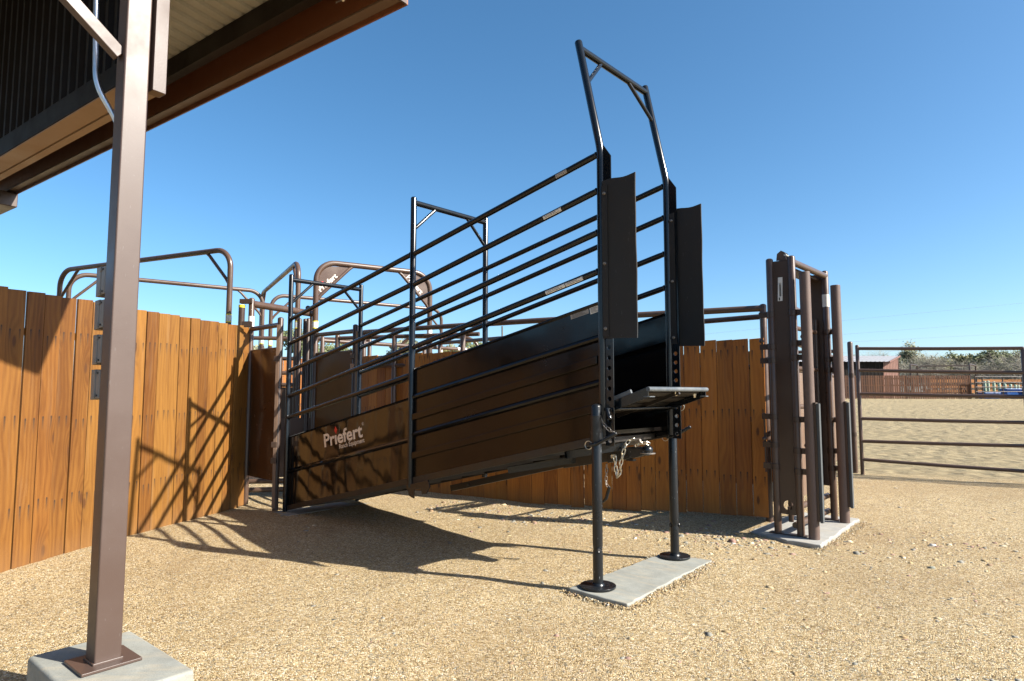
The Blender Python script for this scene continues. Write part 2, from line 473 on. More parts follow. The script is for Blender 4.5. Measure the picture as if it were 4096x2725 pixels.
def fillet(pts, r, seg=7):
    P = [Vector(p) for p in pts]; out = [P[0]]
    for i in range(1, len(P) - 1):
        a = (P[i - 1] - P[i]); b = (P[i + 1] - P[i])
        la, lb = a.length, b.length; a.normalize(); b.normalize()
        ang = a.angle(b)
        t = min(r / math.tan(ang / 2), la * 0.48, lb * 0.48); rr = t * math.tan(ang / 2)
        c = P[i] + (a + b).normalized() * (rr / math.sin(ang / 2))
        s, e = (P[i] + a * t - c).normalized(), (P[i] + b * t - c).normalized()
        for k in range(seg + 1):
            out.append(c + s.slerp(e, k / seg) * rr)
    out.append(P[-1])
    return out

def thing(name, label, cat, loc=(0, 0, 0), rz=0.0, group=None):
    o = bpy.data.objects.new(name, None)
    COL.objects.link(o)
    o.empty_display_size = 0.2
    o.location = loc; o.rotation_euler = (0, 0, rz)
    o['label'] = label; o['category'] = cat
    if group: o['group'] = group
    return o
def tag(o, label, cat, group=None):
    o['label'] = label; o['category'] = cat
    if group: o['group'] = group
    return o
def copy_tree(o, parent=None):
    c = o.copy(); COL.objects.link(c); c.parent = parent
    for ch in list(o.children): copy_tree(ch, c)
    return c

def text_mb(s, height=None, length=None, bold=0.0, depth=0.0015, frame=None, align=0.0):
    """lettering as real geometry; frame = (origin, x axis, y axis); height = cap height, length fits the word"""
    cu = bpy.data.curves.new('lettering', 'FONT'); cu.body = s; cu.size = 1.0; cu.offset = bold; cu.resolution_u = 3
    ob = bpy.data.objects.new('lettering', cu); COL.objects.link(ob)
    bpy.context.view_layer.update()
    me = bpy.data.meshes.new_from_object(ob)
    vs = np.array([v.co[:] for v in me.vertices]); fs = [tuple(p.vertices) for p in me.polygons]
    bpy.data.objects.remove(ob); bpy.data.curves.remove(cu); bpy.data.meshes.remove(me)
    x0, x1 = vs[:, 0].min(), vs[:, 0].max()
    sx = length / (x1 - x0); sy = height / 0.70
    o, ax, ay = [Vector(k) for k in frame]
    P = [o + ax * ((p[0] - x0) * sx) + ay * (p[1] * sy) for p in vs]
    return MB().add(P, fs)

# ------------------------------------------------------------------ terrain
def zt(x, y):
    z = 0.78 * min(1.0, max(0.0, (y - 9.5) / 38.5))
    r = math.hypot(x, y)
    w = min(1.0, max(0.0, (14 - r) / 6))
    z += w * (0.012 * math.sin(1.7 * x + 0.6) * math.sin(1.3 * y + 1.1) + 0.006 * math.sin(3.9 * x - 2.2 * y) + 0.0035 * math.sin(9.1 * x + 4.7 * y + 1.0) * math.sin(7.3 * y - 3.1 * x))
    return z
def ground_mesh():
    nA = 300
    rad = [0.0]
    r = 0.35
    while r < 3500:
        rad.append(r); r *= 1.03 if r < 12 else (1.05 if r < 60 else 1.12)
    vs = [(0, 0, zt(0, 0))]; fs = []
    for r in rad[1:]:
        for k in range(nA):
            a = 2 * math.pi * k / nA
            x, y = r * math.cos(a), r * math.sin(a)
            vs.append((x, y, zt(x, y)))
    for k in range(nA):
        fs.append((0, 1 + k, 1 + (k + 1) % nA))
    for j in range(len(rad) - 2):
        for k in range(nA):
            a, b = 1 + j * nA + k, 1 + j * nA + (k + 1) % nA
            fs.append((a, a + nA, b + nA, b))
    m = MB().add(vs, fs)
    o = m.build('ground', M['ground'], None, smooth=80)
    o['kind'] = 'structure'
ground_mesh()

def scatter(name, pts, size, tints, flat_z=0.6, up=0.25):
    """many small angular stones as one mesh"""
    n = len(pts)
    base = np.array([(1, 0, 0), (0, 1, 0), (-1, 0, 0), (0, -1, 0), (.55, .55, .75), (-.55, .5, .8), (-.5, -.55, .7), (.5, -.6, .8)])
    faces = np.array([(0, 1, 4, 4), (1, 5, 4, 4), (1, 2, 5, 5), (2, 6, 5, 5), (2, 3, 6, 6), (3, 7, 6, 6), (3, 0, 7, 7), (0, 4, 7, 7), (4, 5, 6, 7)])
    th = rng.uniform(0, 2 * np.pi, n); sc = size[:, None] * rng.uniform(0.65, 1.35, (n, 3)) * np.array([1, 0.8, flat_z])
    jit = base[None] * (1 + rng.uniform(-0.28, 0.28, (n, 8, 3)))
    V = jit * sc[:, None, :]
    x = V[..., 0] * np.cos(th)[:, None] - V[..., 1] * np.sin(th)[:, None]
    y = V[..., 0] * np.sin(th)[:, None] + V[..., 1] * np.cos(th)[:, None]
    W = np.stack([x + pts[:, :1], y + pts[:, 1:2], V[..., 2] + pts[:, 2:3] - (size * up)[:, None]], -1).reshape(-1, 3)
    tri = faces[:8, :3]; quad = faces[8]
    me = bpy.data.meshes.new(name)
    off = np.arange(n)[:, None] * 8
    T = (tri.reshape(-1)[None] + off)        # n x 24
    Q = (quad[None] + off)                   # n x 4
    loops = np.concatenate([T, Q], 1).reshape(-1).astype(np.int32)
    tot = np.tile(np.array([3] * 8 + [4]), n).astype(np.int32)
    start = np.concatenate([[0], np.cumsum(tot)[:-1]]).astype(np.int32)
    me.vertices.add(len(W)); me.vertices.foreach_set('co', W.reshape(-1).astype(np.float32))
    me.loops.add(len(loops)); me.loops.foreach_set('vertex_index', loops)
    me.polygons.add(len(tot)); me.polygons.foreach_set('loop_start', start); me.polygons.foreach_set('loop_total', tot)
    me.update(calc_edges=True)
    at = me.attributes.new('tint', 'FLOAT_COLOR', 'POINT')
    colr = np.repeat(np.concatenate([tints, np.ones((n, 1))], 1), 8, 0)
    at.data.foreach_set('color', colr.reshape(-1).astype(np.float32))
    me.materials.append(M['stone'])
    o = bpy.data.objects.new(name, me); COL.objects.link(o)
    return o
def zt_np(p): return np.array([zt(a, b) for a, b in p])
def tint_pick(n, grey=0.12):
    pal = np.array([(0.49, 0.345, 0.16), (0.61, 0.47, 0.26), (0.39, 0.262, 0.115), (0.70, 0.60, 0.41), (0.30, 0.19, 0.10), (0.28, 0.27, 0.22), (0.80, 0.74, 0.64), (0.34, 0.20, 0.15)])
    pr = np.array([0.30, 0.24, 0.17, 0.10, 0.07, grey * 0.5, 0.03, grey * 0.2]); pr /= pr.sum()
    return 0.88 * pal[rng.choice(len(pal), n, p=pr)] * rng.uniform(0.8, 1.15, (n, 1))
def wedge(n, r0, r1, a0=-46, a1=46, p=1.0):
    u = rng.uniform(0, 1, n)
    r = r0 * (r1 / r0) ** u if p == 1.0 else (r0 ** p + u * (r1 ** p - r0 ** p)) ** (1 / p)
    a = np.radians(rng.uniform(a0, a1, n))
    P = np.stack([r * np.sin(a), r * np.cos(a)], 1)
    return np.concatenate([P, zt_np(P)[:, None]], 1)
P1 = wedge(150000, 1.9, 9.0, p=1.0)
keep = ~((np.abs((P1[:, 0] + 1.57) * 0.76 - (P1[:, 1] - 2.6) * 0.65) < 0.36) & (np.abs((P1[:, 0] + 1.57) * 0.65 + (P1[:, 1] - 2.6) * 0.76) < 0.3))
P1 = P1[keep]
o = scatter('gravel', P1, rng.uniform(0.0019, 0.0044, len(P1)) * (0.8 + 0.06 * np.hypot(P1[:, 0], P1[:, 1])), tint_pick(len(P1)))
o['kind'] = 'stuff'; o['label'] = 'loose tan decomposed granite gravel covering the yard'
P2 = np.concatenate([wedge(3000, 2.0, 11.0, -20, 46, p=1.6), wedge(1600, 3.0, 9.0, 14, 44, p=1.6)])
o = scatter('loose_stones', P2, rng.gamma(1.6, 0.0036, len(P2)) + 0.003, tint_pick(len(P2), 1.2), 0.5)
o['kind'] = 'stuff'; o['label'] = 'small grey and tan stones scattered on the gravel'
# drift of larger stones at the foot of the right fence
q = rng.uniform(0, 1, (900, 1)); side = rng.normal(0, 0.24, (900, 1))
P3 = np.array([(-0.9, 6.95)]) + q * np.array([(3.0, -1.55)]) + side * np.array([(0.45, 0.89)])
P3 = np.concatenate([P3, rng.normal(0, 1, (240, 2)) * np.array([0.36, 0.20]) + np.array([1.80, 5.28]), rng.normal(0, 1, (160, 2)) * np.array([0.5, 0.35]) + np.array([3.2, 5.2])])
P3 = np.concatenate([P3, zt_np(P3)[:, None]], 1)
o = scatter('fence_stones', P3, rng.gamma(2.2, 0.0048, len(P3)) + 0.004, tint_pick(len(P3), 1.4), 0.6)
o['kind'] = 'stuff'; o['label'] = 'drift of mixed stones along the foot of the darker fence'
def along(pts, n, w):
    P = []
    for _ in range(n):
        i = random.randrange(len(pts) - 1); t = random.random()
        P.append((pts[i][0] + (pts[i + 1][0] - pts[i][0]) * t + random.gauss(0, w), pts[i][1] + (pts[i + 1][1] - pts[i][1]) * t + random.gauss(0, w)))
    return P
P4 = np.array(along([(0.353, 4.003), (0.645, 3.696), (1.10, 4.20), (1.419, 4.649), (1.10, 4.84), (0.353, 4.003)], 5200, 0.022)
              + along([(2.417, 5.134), (2.85, 5.60), (3.30, 6.11)], 1500, 0.03) + along([(2.417, 5.134), (2.147, 5.565)], 900, 0.03))
P4 = np.concatenate([P4, (zt_np(P4) + rng.uniform(0.0, 0.014, len(P4)))[:, None]], 1)
o = scatter('edge_gravel', P4, rng.uniform(0.003, 0.0075, len(P4)), tint_pick(len(P4)))
o['kind'] = 'stuff'; o['label'] = 'tan gravel banked against the edges of the concrete pads'
def rock(label, x, y, r, tint):
    P = np.array([[x, y, zt(x, y)]])
    o = scatter('rock', P, np.array([r]), np.array([tint]), 0.75)
    tag(o, label, 'rock')
rock('reddish brown stone, largest in the cluster between the chute leg and the gate pad', 1.787, 5.326, 0.042, (0.30, 0.17, 0.13))
rock('pale cream stone lying beside the front edge of the gate pad', 2.762, 5.388, 0.040, (0.74, 0.60, 0.40))
rock('flat grey green stone alone on the gravel right of the gate pad', 2.882, 4.535, 0.036, (0.22, 0.24, 0.19))

# ------------------------------------------------------------------ loading chute (local x runs up the ramp, y across to the far side)
CH = (0.522, 4.004, 0.0); CH_RZ = math.atan2(-0.670, 0.742)
ch = thing('loading_chute', 'black metal livestock loading chute sloping up to two round legs', 'loading chute', CH, CH_RZ)
VN, VF = 0.05, 0.91                       # planes of the two side walls
UN, UM, UP = -3.84, -1.86, 0.015          # low, middle and high posts
BK, SH, SD = M['black'], M['sheet'], M['sheet_dusty']
def zb(u): return 0.02 + (u + 3.83) * (0.895 - 0.02) / 3.83      # underside of the walls
for vv in (VN, VF):
    MB().tube([(UN, vv, 0.0), (UN, vv, 2.42)], 0.0245, 18, dome=True).build('post', BK, ch)
    MB().tube([(UM, vv, 0.44), (UM, vv, 2.83)], 0.0255, 18, dome=True).build('post', BK, ch)
    MB().tube(fillet([(UP, vv, 0.90), (UP + 0.004, vv, 2.765), (-0.147, vv, 3.545)], 0.45, 8), 0.0255, 18, dome=True).build('post', BK, ch)
def crossbar(u, z, zbr, dv=0.25, ub=None):
    MB().tube([(u, VN, z), (u, VF, z)], 0.0235, 16).build('crossbar', BK, ch)
    ub = u if ub is None else ub
    for a, s in ((VN, 1), (VF, -1)):
        MB().tube([(ub, a, zbr), (ub + (u - ub) * 0.05, a + s * 0.03, zbr + (z - zbr) * 0.12), (u, a + s * dv, z - 0.012)], [0.010, 0.0145, 0.0145], 12).build('brace', BK, ch)
crossbar(-0.138, 3.500, 3.24, 0.25, -0.082)
crossbar(UM, 2.795, 2.56, 0.24)
crossbar(UN, 2.375, 2.12, 0.25)
RAILS = [((UN, 1.964), (UM, 2.357), (UP, 2.735)), ((UN, 1.713), (UM, 2.099), (UP, 2.497)),
         ((UN, 1.430), (UM, 1.826), (UP, 2.225)), ((UN, 1.168), (UM, 1.577), (UP, 1.972)), ((UN, 0.953), (UM, 1.345))]
for vv in (VN, VF):
    for rl in RAILS:
        for a, b in zip(rl[:-1], rl[1:]):
            p, q = Vector((a[0] + 0.02, vv, a[1])), Vector((b[0] - 0.02, vv, b[1]))
            d = (q - p).normalized()
            ro_ = MB().tube([p, p + d * 0.05, q - d * 0.05, q], [0.019, 0.0212, 0.0212, 0.019], 16).build('rail', BK, ch)
            for e_, sg in ((p, 1), (q, -1)):
                c_ = e_ + d * sg * 0.006; y_ = Vector((0, 1, 0)); z_ = d.cross(y_).normalized()
                MB().tube([c_ + (y_ * math.cos(t_) + z_ * math.sin(t_)) * (0.0195 + 0.0012 * math.sin(t_ * 9)) for t_ in np.linspace(0, 2 * math.pi, 30, endpoint=False)], 0.0036, 6, closed=True).build('weld_bead', M['leg'], ro_)
def wall_section(u0, u1, prof, name, m, vv, s):
    """prof: (z at u0, z at u1, outward offset); s=-1 faces the camera side"""
    n = 24
    def fn(a, b):
        k = b * (len(prof) - 1); i = int(round(k))
        z0, z1, dv = prof[i]
        return Vector((u0 + (u1 - u0) * a, vv + s * dv, z0 + (z1 - z0) * a))
    MB().grid(fn, n, len(prof) - 1, (0, -s * 0.003, 0)).build(name, m, ch, smooth=25)
for vv, s in ((VN + 0.014, -1), (VF - 0.014, 1)):
    wall_section(UN + 0.02, UM - 0.012, [(0.03, 0.478, 0), (0.385, 0.80, 0), (0.396, 0.811, 0.016), (0.408, 0.823, 0.021), (0.420, 0.835, 0.016), (0.431, 0.846, 0.0), (0.742, 1.150, 0), (0.752, 1.162, 0.010), (0.760, 1.170, 0.004)],
                 'side_panel', SH, vv, s)
    g = lambda m_, p_: [(m_ - 0.030, p_ - 0.030, 0), (m_ - 0.018, p_ - 0.018, 0.020), (m_ - 0.004, p_ - 0.004, 0.027), (m_ + 0.010, p_ + 0.010, 0.020), (m_ + 0.020, p_ + 0.020, 0)]
    wall_section(UM + 0.012, UP - 0.01, [(0.478, 0.905, 0)] + g(0.868, 1.274) + g(1.172, 1.556) + [(1.375, 1.762, 0), (1.388, 1.775, 0.012), (1.398, 1.785, 0.006)],
                 'side_panel', SD, vv, s)
    for zm, zp in ((0.695, 1.110), (1.005, 1.410)):
        e = 0.026
        b = MB().prism([(UM + 0.03, vv, zm - e), (UP - 0.03, vv, zp - e), (UP - 0.03, vv, zp + e), (UM + 0.03, vv, zm + e)], (0, s * 0.030, 0))
        b.build('stiffener', SD, ch, bevel=0.004)
    # dusty angle iron along the lower edge
    b = MB()
    b.prism([(UN + 0.03, vv, zb(UN + 0.03) - 0.005), (UP - 0.01, vv, zb(UP) - 0.010), (UP - 0.01, vv, zb(UP) + 0.042), (UN + 0.03, vv, zb(UN + 0.03) + 0.045)], (0, s * 0.010, 0))
    b.build('lower_rail', M['rail_dust'], ch, bevel=0.002)
# floor with cross cleats, seen from below
b = MB()
b.prism([(UN + 0.05, VN + 0.02, zb(UN) + 0.05), (UP - 0.05, VN + 0.02, zb(UP) + 0.035), (UP - 0.05, VN + 0.02, zb(UP) + 0.060), (UN + 0.05, VN + 0.02, zb(UN) + 0.075)], (0, VF - VN - 0.04, 0))
b.build('floor', SD, ch)
b = MB()
for k in range(13):
    u = -3.6 + k * 0.29
    b.box((u, 0.48, zb(u) + 0.022), (0.022, 0.40, 0.018))
b.build('floor_joists', M['rail_dust'], ch)
# flange plates with pin holes, rubber flaps
def holed_strip(u0, u1, v, z1, pitch, n, r, t=0.006):
    m = MB(); uc = (u0 + u1) / 2; hw = (u1 - u0) / 2; N = 20
    for k in range(n):
        zc = z1 - k * pitch; hh = pitch / 2
        ring, sq = [], []
        for i in range(N):
            a = 2 * math.pi * (i + 0.5) / N; c, s_ = math.cos(a), math.sin(a)
            q = max(abs(c), abs(s_)); ring.append((uc + r * c, zc + r * s_)); sq.append((uc + hw * c / q, zc + hh * s_ / q))
        vs = [(a, v, z) for a, z in ring] + [(a, v, z) for a, z in sq] + [(a, v + t, z) for a, z in ring] + [(a, v + t, z) for a, z in sq]
        fs = []
        for i in range(N):
            j = (i + 1) % N
            fs += [(i, j, N + j, N + i), (2 * N + j, 2 * N + i, 3 * N + i, 3 * N + j), (i, 2 * N + i, 2 * N + j, j)]
            if abs(sq[i][0] - sq[j][0]) < 1e-6: fs.append((N + i, N + j, 3 * N + j, 3 * N + i))
        m.add(vs, fs)
    return m
for vv, s in ((VN, -1), (VF, 1)):
    m = holed_strip(0.036, 0.098, vv - 0.003, 1.484, 0.064, 10, 0.0145)
    m.prism([(0.036, vv - 0.003, 1.516), (0.098, vv - 0.003, 1.516), (0.098, vv - 0.003, 2.705), (0.04, vv - 0.003, 2.79), (0.036, vv - 0.003, 2.79)], (0, 0.006, 0))
    m.build('flange_plate', BK, ch, smooth=30)
    def flap(a, b, vv=vv, s=s):
        du = 0.0008 * math.sin(b * 8 + s) + 0.0006 * math.sin(b * 19)
        return Vector((0.040 + (0.246 + du * (a ** 2) * 2) * a, vv + s * 0.010 + 0.0008 * a * a * math.sin(b * 4.1 + s) - 0.008 * a, 1.540 + b * (1.003 + 0.006 * math.sin(a * 7)) - 0.020 * a * (1 - b) * 0.5))
    fl = MB().grid(flap, 8, 22, (0, s * 0.009, 0)).build('rubber_flap', M['rubber'], ch, smooth=50)
    by = vv + s * 0.0225 if s < 0 else vv - 0.0095
    MB().span(0.040, 0.082, by - 0.003, by + 0.003, 1.552, 2.515).build('clamp_bar', M['rubber'], fl)
    for z in (2.460, 2.010, 1.600):
        MB().tube([(0.060, by - 0.004, z), (0.060, by - 0.014, z)], [0.0115, 0.0075], 12).build('bolt', M['steel_dull'], fl)
# legs
for vv, ax in ((0.0, Vector((0.83, -0.585, 0))), (0.964, Vector((0.742, 0.670, 0)))):
    lg = MB()
    zc = 0.255
    lg.tube([(0, vv, 0.04), (0, vv, zc - 0.034), (0, vv, zc - 0.014), (0, vv, zc), (0, vv, zc + 0.014), (0, vv, zc + 0.034), (0, vv, 1.115)], [0.031, 0.031, 0.0295, 0.0275, 0.0295, 0.031, 0.031], 24, dome=True)
    lo = lg.build('leg', M['leg'], ch)
    d = ax.normalized()
    e = Vector((-d.y, d.x, 0))
    for sg in (1, -1):
        c = Vector((0, vv, zc)) + d * (0.0305 * sg)
        MB().tube([c + (e * math.cos(a) + Vector((0, 0, 1)) * math.sin(a)) * 0.0135 for a in np.linspace(0, 2 * math.pi, 20, endpoint=False)], 0.0042, 8, closed=True).build('pin_hole_rim', M['leg'], lo)
        MB().tube([c - d * 0.003 * sg, c + d * 0.0015 * sg], 0.0105, 14).build('pin_hole_shade', M['ink_hole_shade'], lo)  # solid dark disc painting the shade inside the hole
    MB().tube([(0, vv, 0.031), (0, vv, 0.043)], 0.108, 40).build('foot_plate', M['leg'], lo, bevel=0.002)
    MB().tube([(0, vv, 0.043), (0, vv, 0.052), (0, vv, 0.056)], [0.040, 0.036, 0.031], 24).build('weld_collar', M['leg'], lo)
    MB().tube([(0, vv, 0.905), (0, vv, 1.062)], 0.0395, 24).build('sleeve', M['leg'], ch, bevel=0.002)
    # locking pin through the leg
    pin = MB()
    pin.tube([(-0.030, vv - 0.030, 0.880), (0.015, vv - 0.028, 0.888), (0.139, vv + 0.002, 0.958)], 0.0115, 14, dome=True)
    po = pin.build('locking_pin', M['leg'], ch)
    MB().tube([Vector((-0.050, vv - 0.020, 0.884)) + Vector((0.026 * math.cos(a), 0.004, 0.026 * math.sin(a) - 0.006)) for a in np.linspace(0, 2 * math.pi, 22, endpoint=False)], 0.0022, 6, closed=True).build('lynch_ring', M['zinc'], po)
# extension step at the top of the floor
b = MB()
su0, su1 = -0.16, 0.312
def zs(u): return 1.128 + 0.345 * u
b.prism([(su0, VN + 0.05, zs(su0) - 0.012), (su1, VN + 0.05, zs(su1) - 0.012), (su1, VN + 0.05, zs(su1)), (su0, VN + 0.05, zs(su0))], (0, 0.76, 0))
stp = b.build('dock_step', M['rail_dust'], ch)
for y0 in (VN + 0.04, VF - 0.05):
    MB().prism([(su0, y0, zs(su0) - 0.060), (su1, y0, zs(su1) - 0.062), (su1, y0, zs(su1) + 0.003), (su0, y0, zs(su0) + 0.003)], (0, 0.009, 0)).build('side_channel', BK, stp, bevel=0.002)
b = MB()
b.tube([(su1 + 0.002, VN + 0.036, zs(su1) - 0.012), (su1 + 0.002, VF - 0.034, zs(su1) - 0.012)], 0.0150, 16)
for ya, yb in ((VN + 0.036, VN + 0.10), (VF - 0.075, VF - 0.034)):
    b.span(su1 - 0.03, su1 + 0.014, ya, yb, zs(su1) - 0.061, zs(su1) - 0.054)
b.build('step_nosing', M['plate_edge'], stp, bevel=0.003)
b = MB()
for k, u in enumerate((-0.09, 0.02, 0.13, 0.24)):
    b.box((u, 0.48, zs(u) - 0.017), (0.035, 0.36, 0.004), (Vector((1, 0, 0.345)).normalized(), Vector((0, 1, 0)), Vector((-0.345, 0, 1)).normalized()))
b.bar((su0, 0.48, zs(su0) - 0.028), (su1, 0.48, zs(su1) - 0.028), 0.02, 0.03)
b.build('tread_ribs', M['rail_dust'], stp)
for u, v in ((0.20, VN + 0.10), (0.29, 0.48), (0.25, VF - 0.09)):
    MB().tube([(u, v, zs(u) - 0.014), (u, v, zs(u) - 0.030), (u, v, zs(u) - 0.046)], [0.013, 0.013, 0.007], 6).build('bolt', M['zinc'], stp)
MB().bar((0.06, VN + 0.05, zs(0.06) + 0.012), (0.19, VN + 0.055, zs(0.19) + 0.016), 0.02, 0.028).build('latch_lug', M['plate_edge'], stp, bevel=0.004)
rod = MB().tube([(0.067, VN - 0.035, 1.100), (0.067, VF + 0.060, 1.100)], 0.0105, 14, dome='both').build('pivot_rod', BK, ch)
MB().tube([(0.067, VN - 0.03, 1.100), (0.10, VN - 0.05, 1.045)], 0.012, 12, dome=True).build('rod_handle', BK, rod)
MB().tube([Vector((0.067, VF + 0.048, 1.10)) + Vector((0.028 * math.cos(a), 0.012 * math.cos(a), 0.028 * math.sin(a))) for a in np.linspace(0, 2 * math.pi, 24, endpoint=False)], 0.0026, 6, closed=True).build('lynch_ring', M['zinc'], rod)
# tow tongue and coupler below the floor
tg = MB().hollow_bar((-1.82, 0.48, 0.392), (-0.50, 0.48, 0.713), 0.052, 0.050, 0.006).build('tongue', M['rail_dust'], ch)
MB().bar((-0.61, 0.48, 0.688), (-0.20, 0.48, 0.768), 0.068, 0.070).build('tongue_sleeve', M['rail_dust'], tg, bevel=0.004)
for u, dz in ((-1.60, 0.442), (-0.30, 0.745)):
    MB().tube([(u, 0.44, dz), (u, 0.455, dz)], 0.010, 10).build('bolt_hole_shade', M['ink_hole_shade'], tg)  # dark discs on the tongue, hole shade put into their colour
cp = MB()
cp.prism([(-0.22, 0.440, 0.718), (0.02, 0.440, 0.775), (0.10, 0.445, 0.806), (0.04, 0.445, 0.842), (-0.05, 0.440, 0.838), (-0.22, 0.440, 0.795)], (0, 0.075, 0))
cpo = cp.build('hitch_coupler', M['leg'], ch, bevel=0.008)
MB().ball((0.073, 0.480, 0.822), 0.038, 0.95, 20).build('ball_socket', M['leg'], cpo)
MB().tube([(0.075, 0.480, 0.800), (0.075, 0.480, 0.806)], 0.052, 28).build('socket_flange', M['steel_dull'], cpo)
MB().prism([(-0.09, 0.47, 0.842), (-0.07, 0.47, 0.866), (0.02, 0.47, 0.894), (0.028, 0.47, 0.870), (-0.02, 0.47, 0.850)], (0, 0.022, 0)).build('latch_lever', M['steel_dull'], cpo, bevel=0.003)
MB().span(-0.075, -0.020, 0.45, 0.49, 0.745, 0.758).build('safety_catch', M['leg'], cpo)
MB().tube([(-0.165, 0.440, 0.776), (-0.165, 0.425, 0.776), (-0.165, 0.415, 0.776)], [0.014, 0.014, 0.008], 8).build('bolt', M['zinc'], cpo)
def chain(pts, link, wire, m, name, parent):
    P = [Vector(p) for p in pts]
    segs = [(P[i + 1] - P[i]).length for i in range(len(P) - 1)]
    tot = sum(segs); step = link * 0.80; n = max(1, int(tot / step))
    def at(s):
        for i, L in enumerate(segs):
            if s <= L or i == len(segs) - 1:
                return P[i] + (P[i + 1] - P[i]) * min(1.0, s / L)
            s -= L
    mb = MB()
    for k in range(n):
        a, b = at(k * tot / n), at((k + 1) * tot / n)
        c = (a + b) / 2; d = (b - a).normalized()
        ref = Vector((1, 0.2, 0)) if abs(d.x) < 0.8 else Vector((0, 1, 0.3))
        s1 = (ref - d * ref.dot(d)).normalized(); s2 = d.cross(s1)
        w = (s1 * math.cos(0.75 + k * 1.571) + s2 * math.sin(0.75 + k * 1.571))
        hl, hw = link / 2 - link * 0.22, link * 0.24
        ring = [c + d * (hl + hw * math.sin(t)) + w * (hw * math.cos(t)) for t in np.linspace(0, math.pi, 7)] + [c - d * (hl + hw * math.sin(t)) - w * (hw * math.cos(t)) for t in np.linspace(0, math.pi, 7)]
        mb.tube(ring, wire, 7, closed=True)
    return mb.build(name, m, parent)
chain([(-0.152, .40, .774), (-0.135, .40, .790), (-0.124, .40, .732), (-0.126, .40, .684), (-0.109, .40, .634), (-0.091, .40, .668), (-0.083, .40, .730), (-0.072, .41, .793), (-0.063, .42, .841), (-0.049, .44, .880), (-0.015, .46, .892)], 0.042, 0.0038, M['zinc'], 'tow_chain', ch)
chain([(0.0, .45, .848), (0.034, .44, .864), (0.069, .46, .876), (0.082, .49, .862)], 0.036, 0.0036, M['zinc'], 'tow_chain', ch)
chain([(-0.230, .45, .712), (-0.232, .45, .657), (-0.237, .45, .598), (-0.236, .45, .574), (-0.211, .45, .552)], 0.034, 0.0024, M['steel_dull'], 'pin_chain', ch)
hp = MB().tube([(-0.209, .45, .556), (-0.236, .45, .478), (-0.262, .45, .452)], [0.0115, 0.0115, 0.0085], 12, dome=True).build('hanging_pin', BK, ch)
chain([(0.036, -0.005, 1.046), (0.046, 0.0, 1.018), (0.087, 0.0, 0.978), (0.132, 0.0, 0.962)], 0.034, 0.0023, M['steel_dull'], 'pin_chain', ch)
MB().hollow_bar((-0.347, .14, .790), (-0.105, .47, .842), 0.05, 0.050, 0.006).build('tongue_arm', BK, ch)
MB().hollow_bar((-0.870, .14, .648), (-0.50, .47, .725), 0.05, 0.045, 0.006).build('tongue_arm', BK, ch)
MB().prism([(-1.90, VN - 0.016, 0.452), (-1.625, VN - 0.016, 0.520), (-1.600, VN - 0.016, 0.470), (-1.640, VN - 0.016, 0.412), (-1.690, VN - 0.016, 0.400), (-1.715, VN - 0.016, 0.445), (-1.790, VN - 0.016, 0.428), (-1.795, VN - 0.016, 0.358), (-1.850, VN - 0.016, 0.372)], (0, 0.010, 0)).build('axle_bracket', BK, ch, bevel=0.002)
# stickers and lettering on the near wall
nx = Vector((1, 0, 0.205)).normalized(); nz = Vector((-0.205, 0, 1)).normalized()
yd = VN + 0.014 - 0.0012
lg = text_mb('Pr\u0131efert', 0.118, 0.628, 0.024, 0, ((-3.158, yd, 0.690), nx, nz)).build('maker_lettering', M['decal'], ch, smooth=0)
text_mb('Ranch Equipment', 0.040, 0.400, 0.012, 0, (Vector((-3.158, yd, 0.690)) + nx * 0.246 - nz * 0.052, nx, nz)).build('lower_lettering', M['decal'], lg, smooth=0)
text_mb('\u00ae', 0.026, 0.026, 0.0, 0, (Vector((-3.158, yd, 0.690)) + nx * 0.632 + nz * 0.098, nx, nz)).build('registered_mark', M['decal'], lg, smooth=0)
o0 = Vector((-3.158, yd, 0.690)) + nx * 0.212 + nz * 0.126
MB().add([o0 - nx * 0.024, o0 - nz * 0.036, o0 + nx * 0.024, o0 + nz * 0.036], [(0, 1, 2, 3)]).build('red_diamond', M['decal_red'], lg, smooth=0)
def label_plate(name, org, w, h, m, lines=4, title=None, tsize=0.012):
    o, x, z = Vector(org), Vector((1, 0, 0.205)).normalized(), Vector((-0.205, 0, 1)).normalized()
    s = MB().add([o, o + x * w, o + x * w + z * h, o + z * h], [(0, 1, 2, 3)]).build(name, m, ch, smooth=0)
    yy = Vector((0, -0.0006, 0))
    if title:
        text_mb(title, tsize, w * 0.5, 0.02, 0, (o + x * w * 0.28 + z * (h - tsize * 1.45) + yy, x, z)).build('sticker_title', M['ink_hole_shade'], s, smooth=0)
    b = MB()
    for k in range(lines):
        a = o + x * w * 0.08 + z * (h * (0.10 + 0.62 * k / lines)) + yy
        L = w * (0.84 - 0.12 * ((k * 7) % 3))
        b.add([a, a + x * L, a + x * L + z * h * 0.055, a + z * h * 0.055], [(0, 1, 2, 3)])
    b.build('sticker_lines', M['ink_hole_shade'], s, smooth=0)
label_plate('notice_sticker', (-0.236, yd, 1.683), 0.148, 0.046, M['sticker_worn'], 4, 'NOTICE', 0.010)
label_plate('caution_sticker', (-0.080, yd, 1.704), 0.066, 0.056, M['sticker'], 5, 'CAUTION', 0.009)
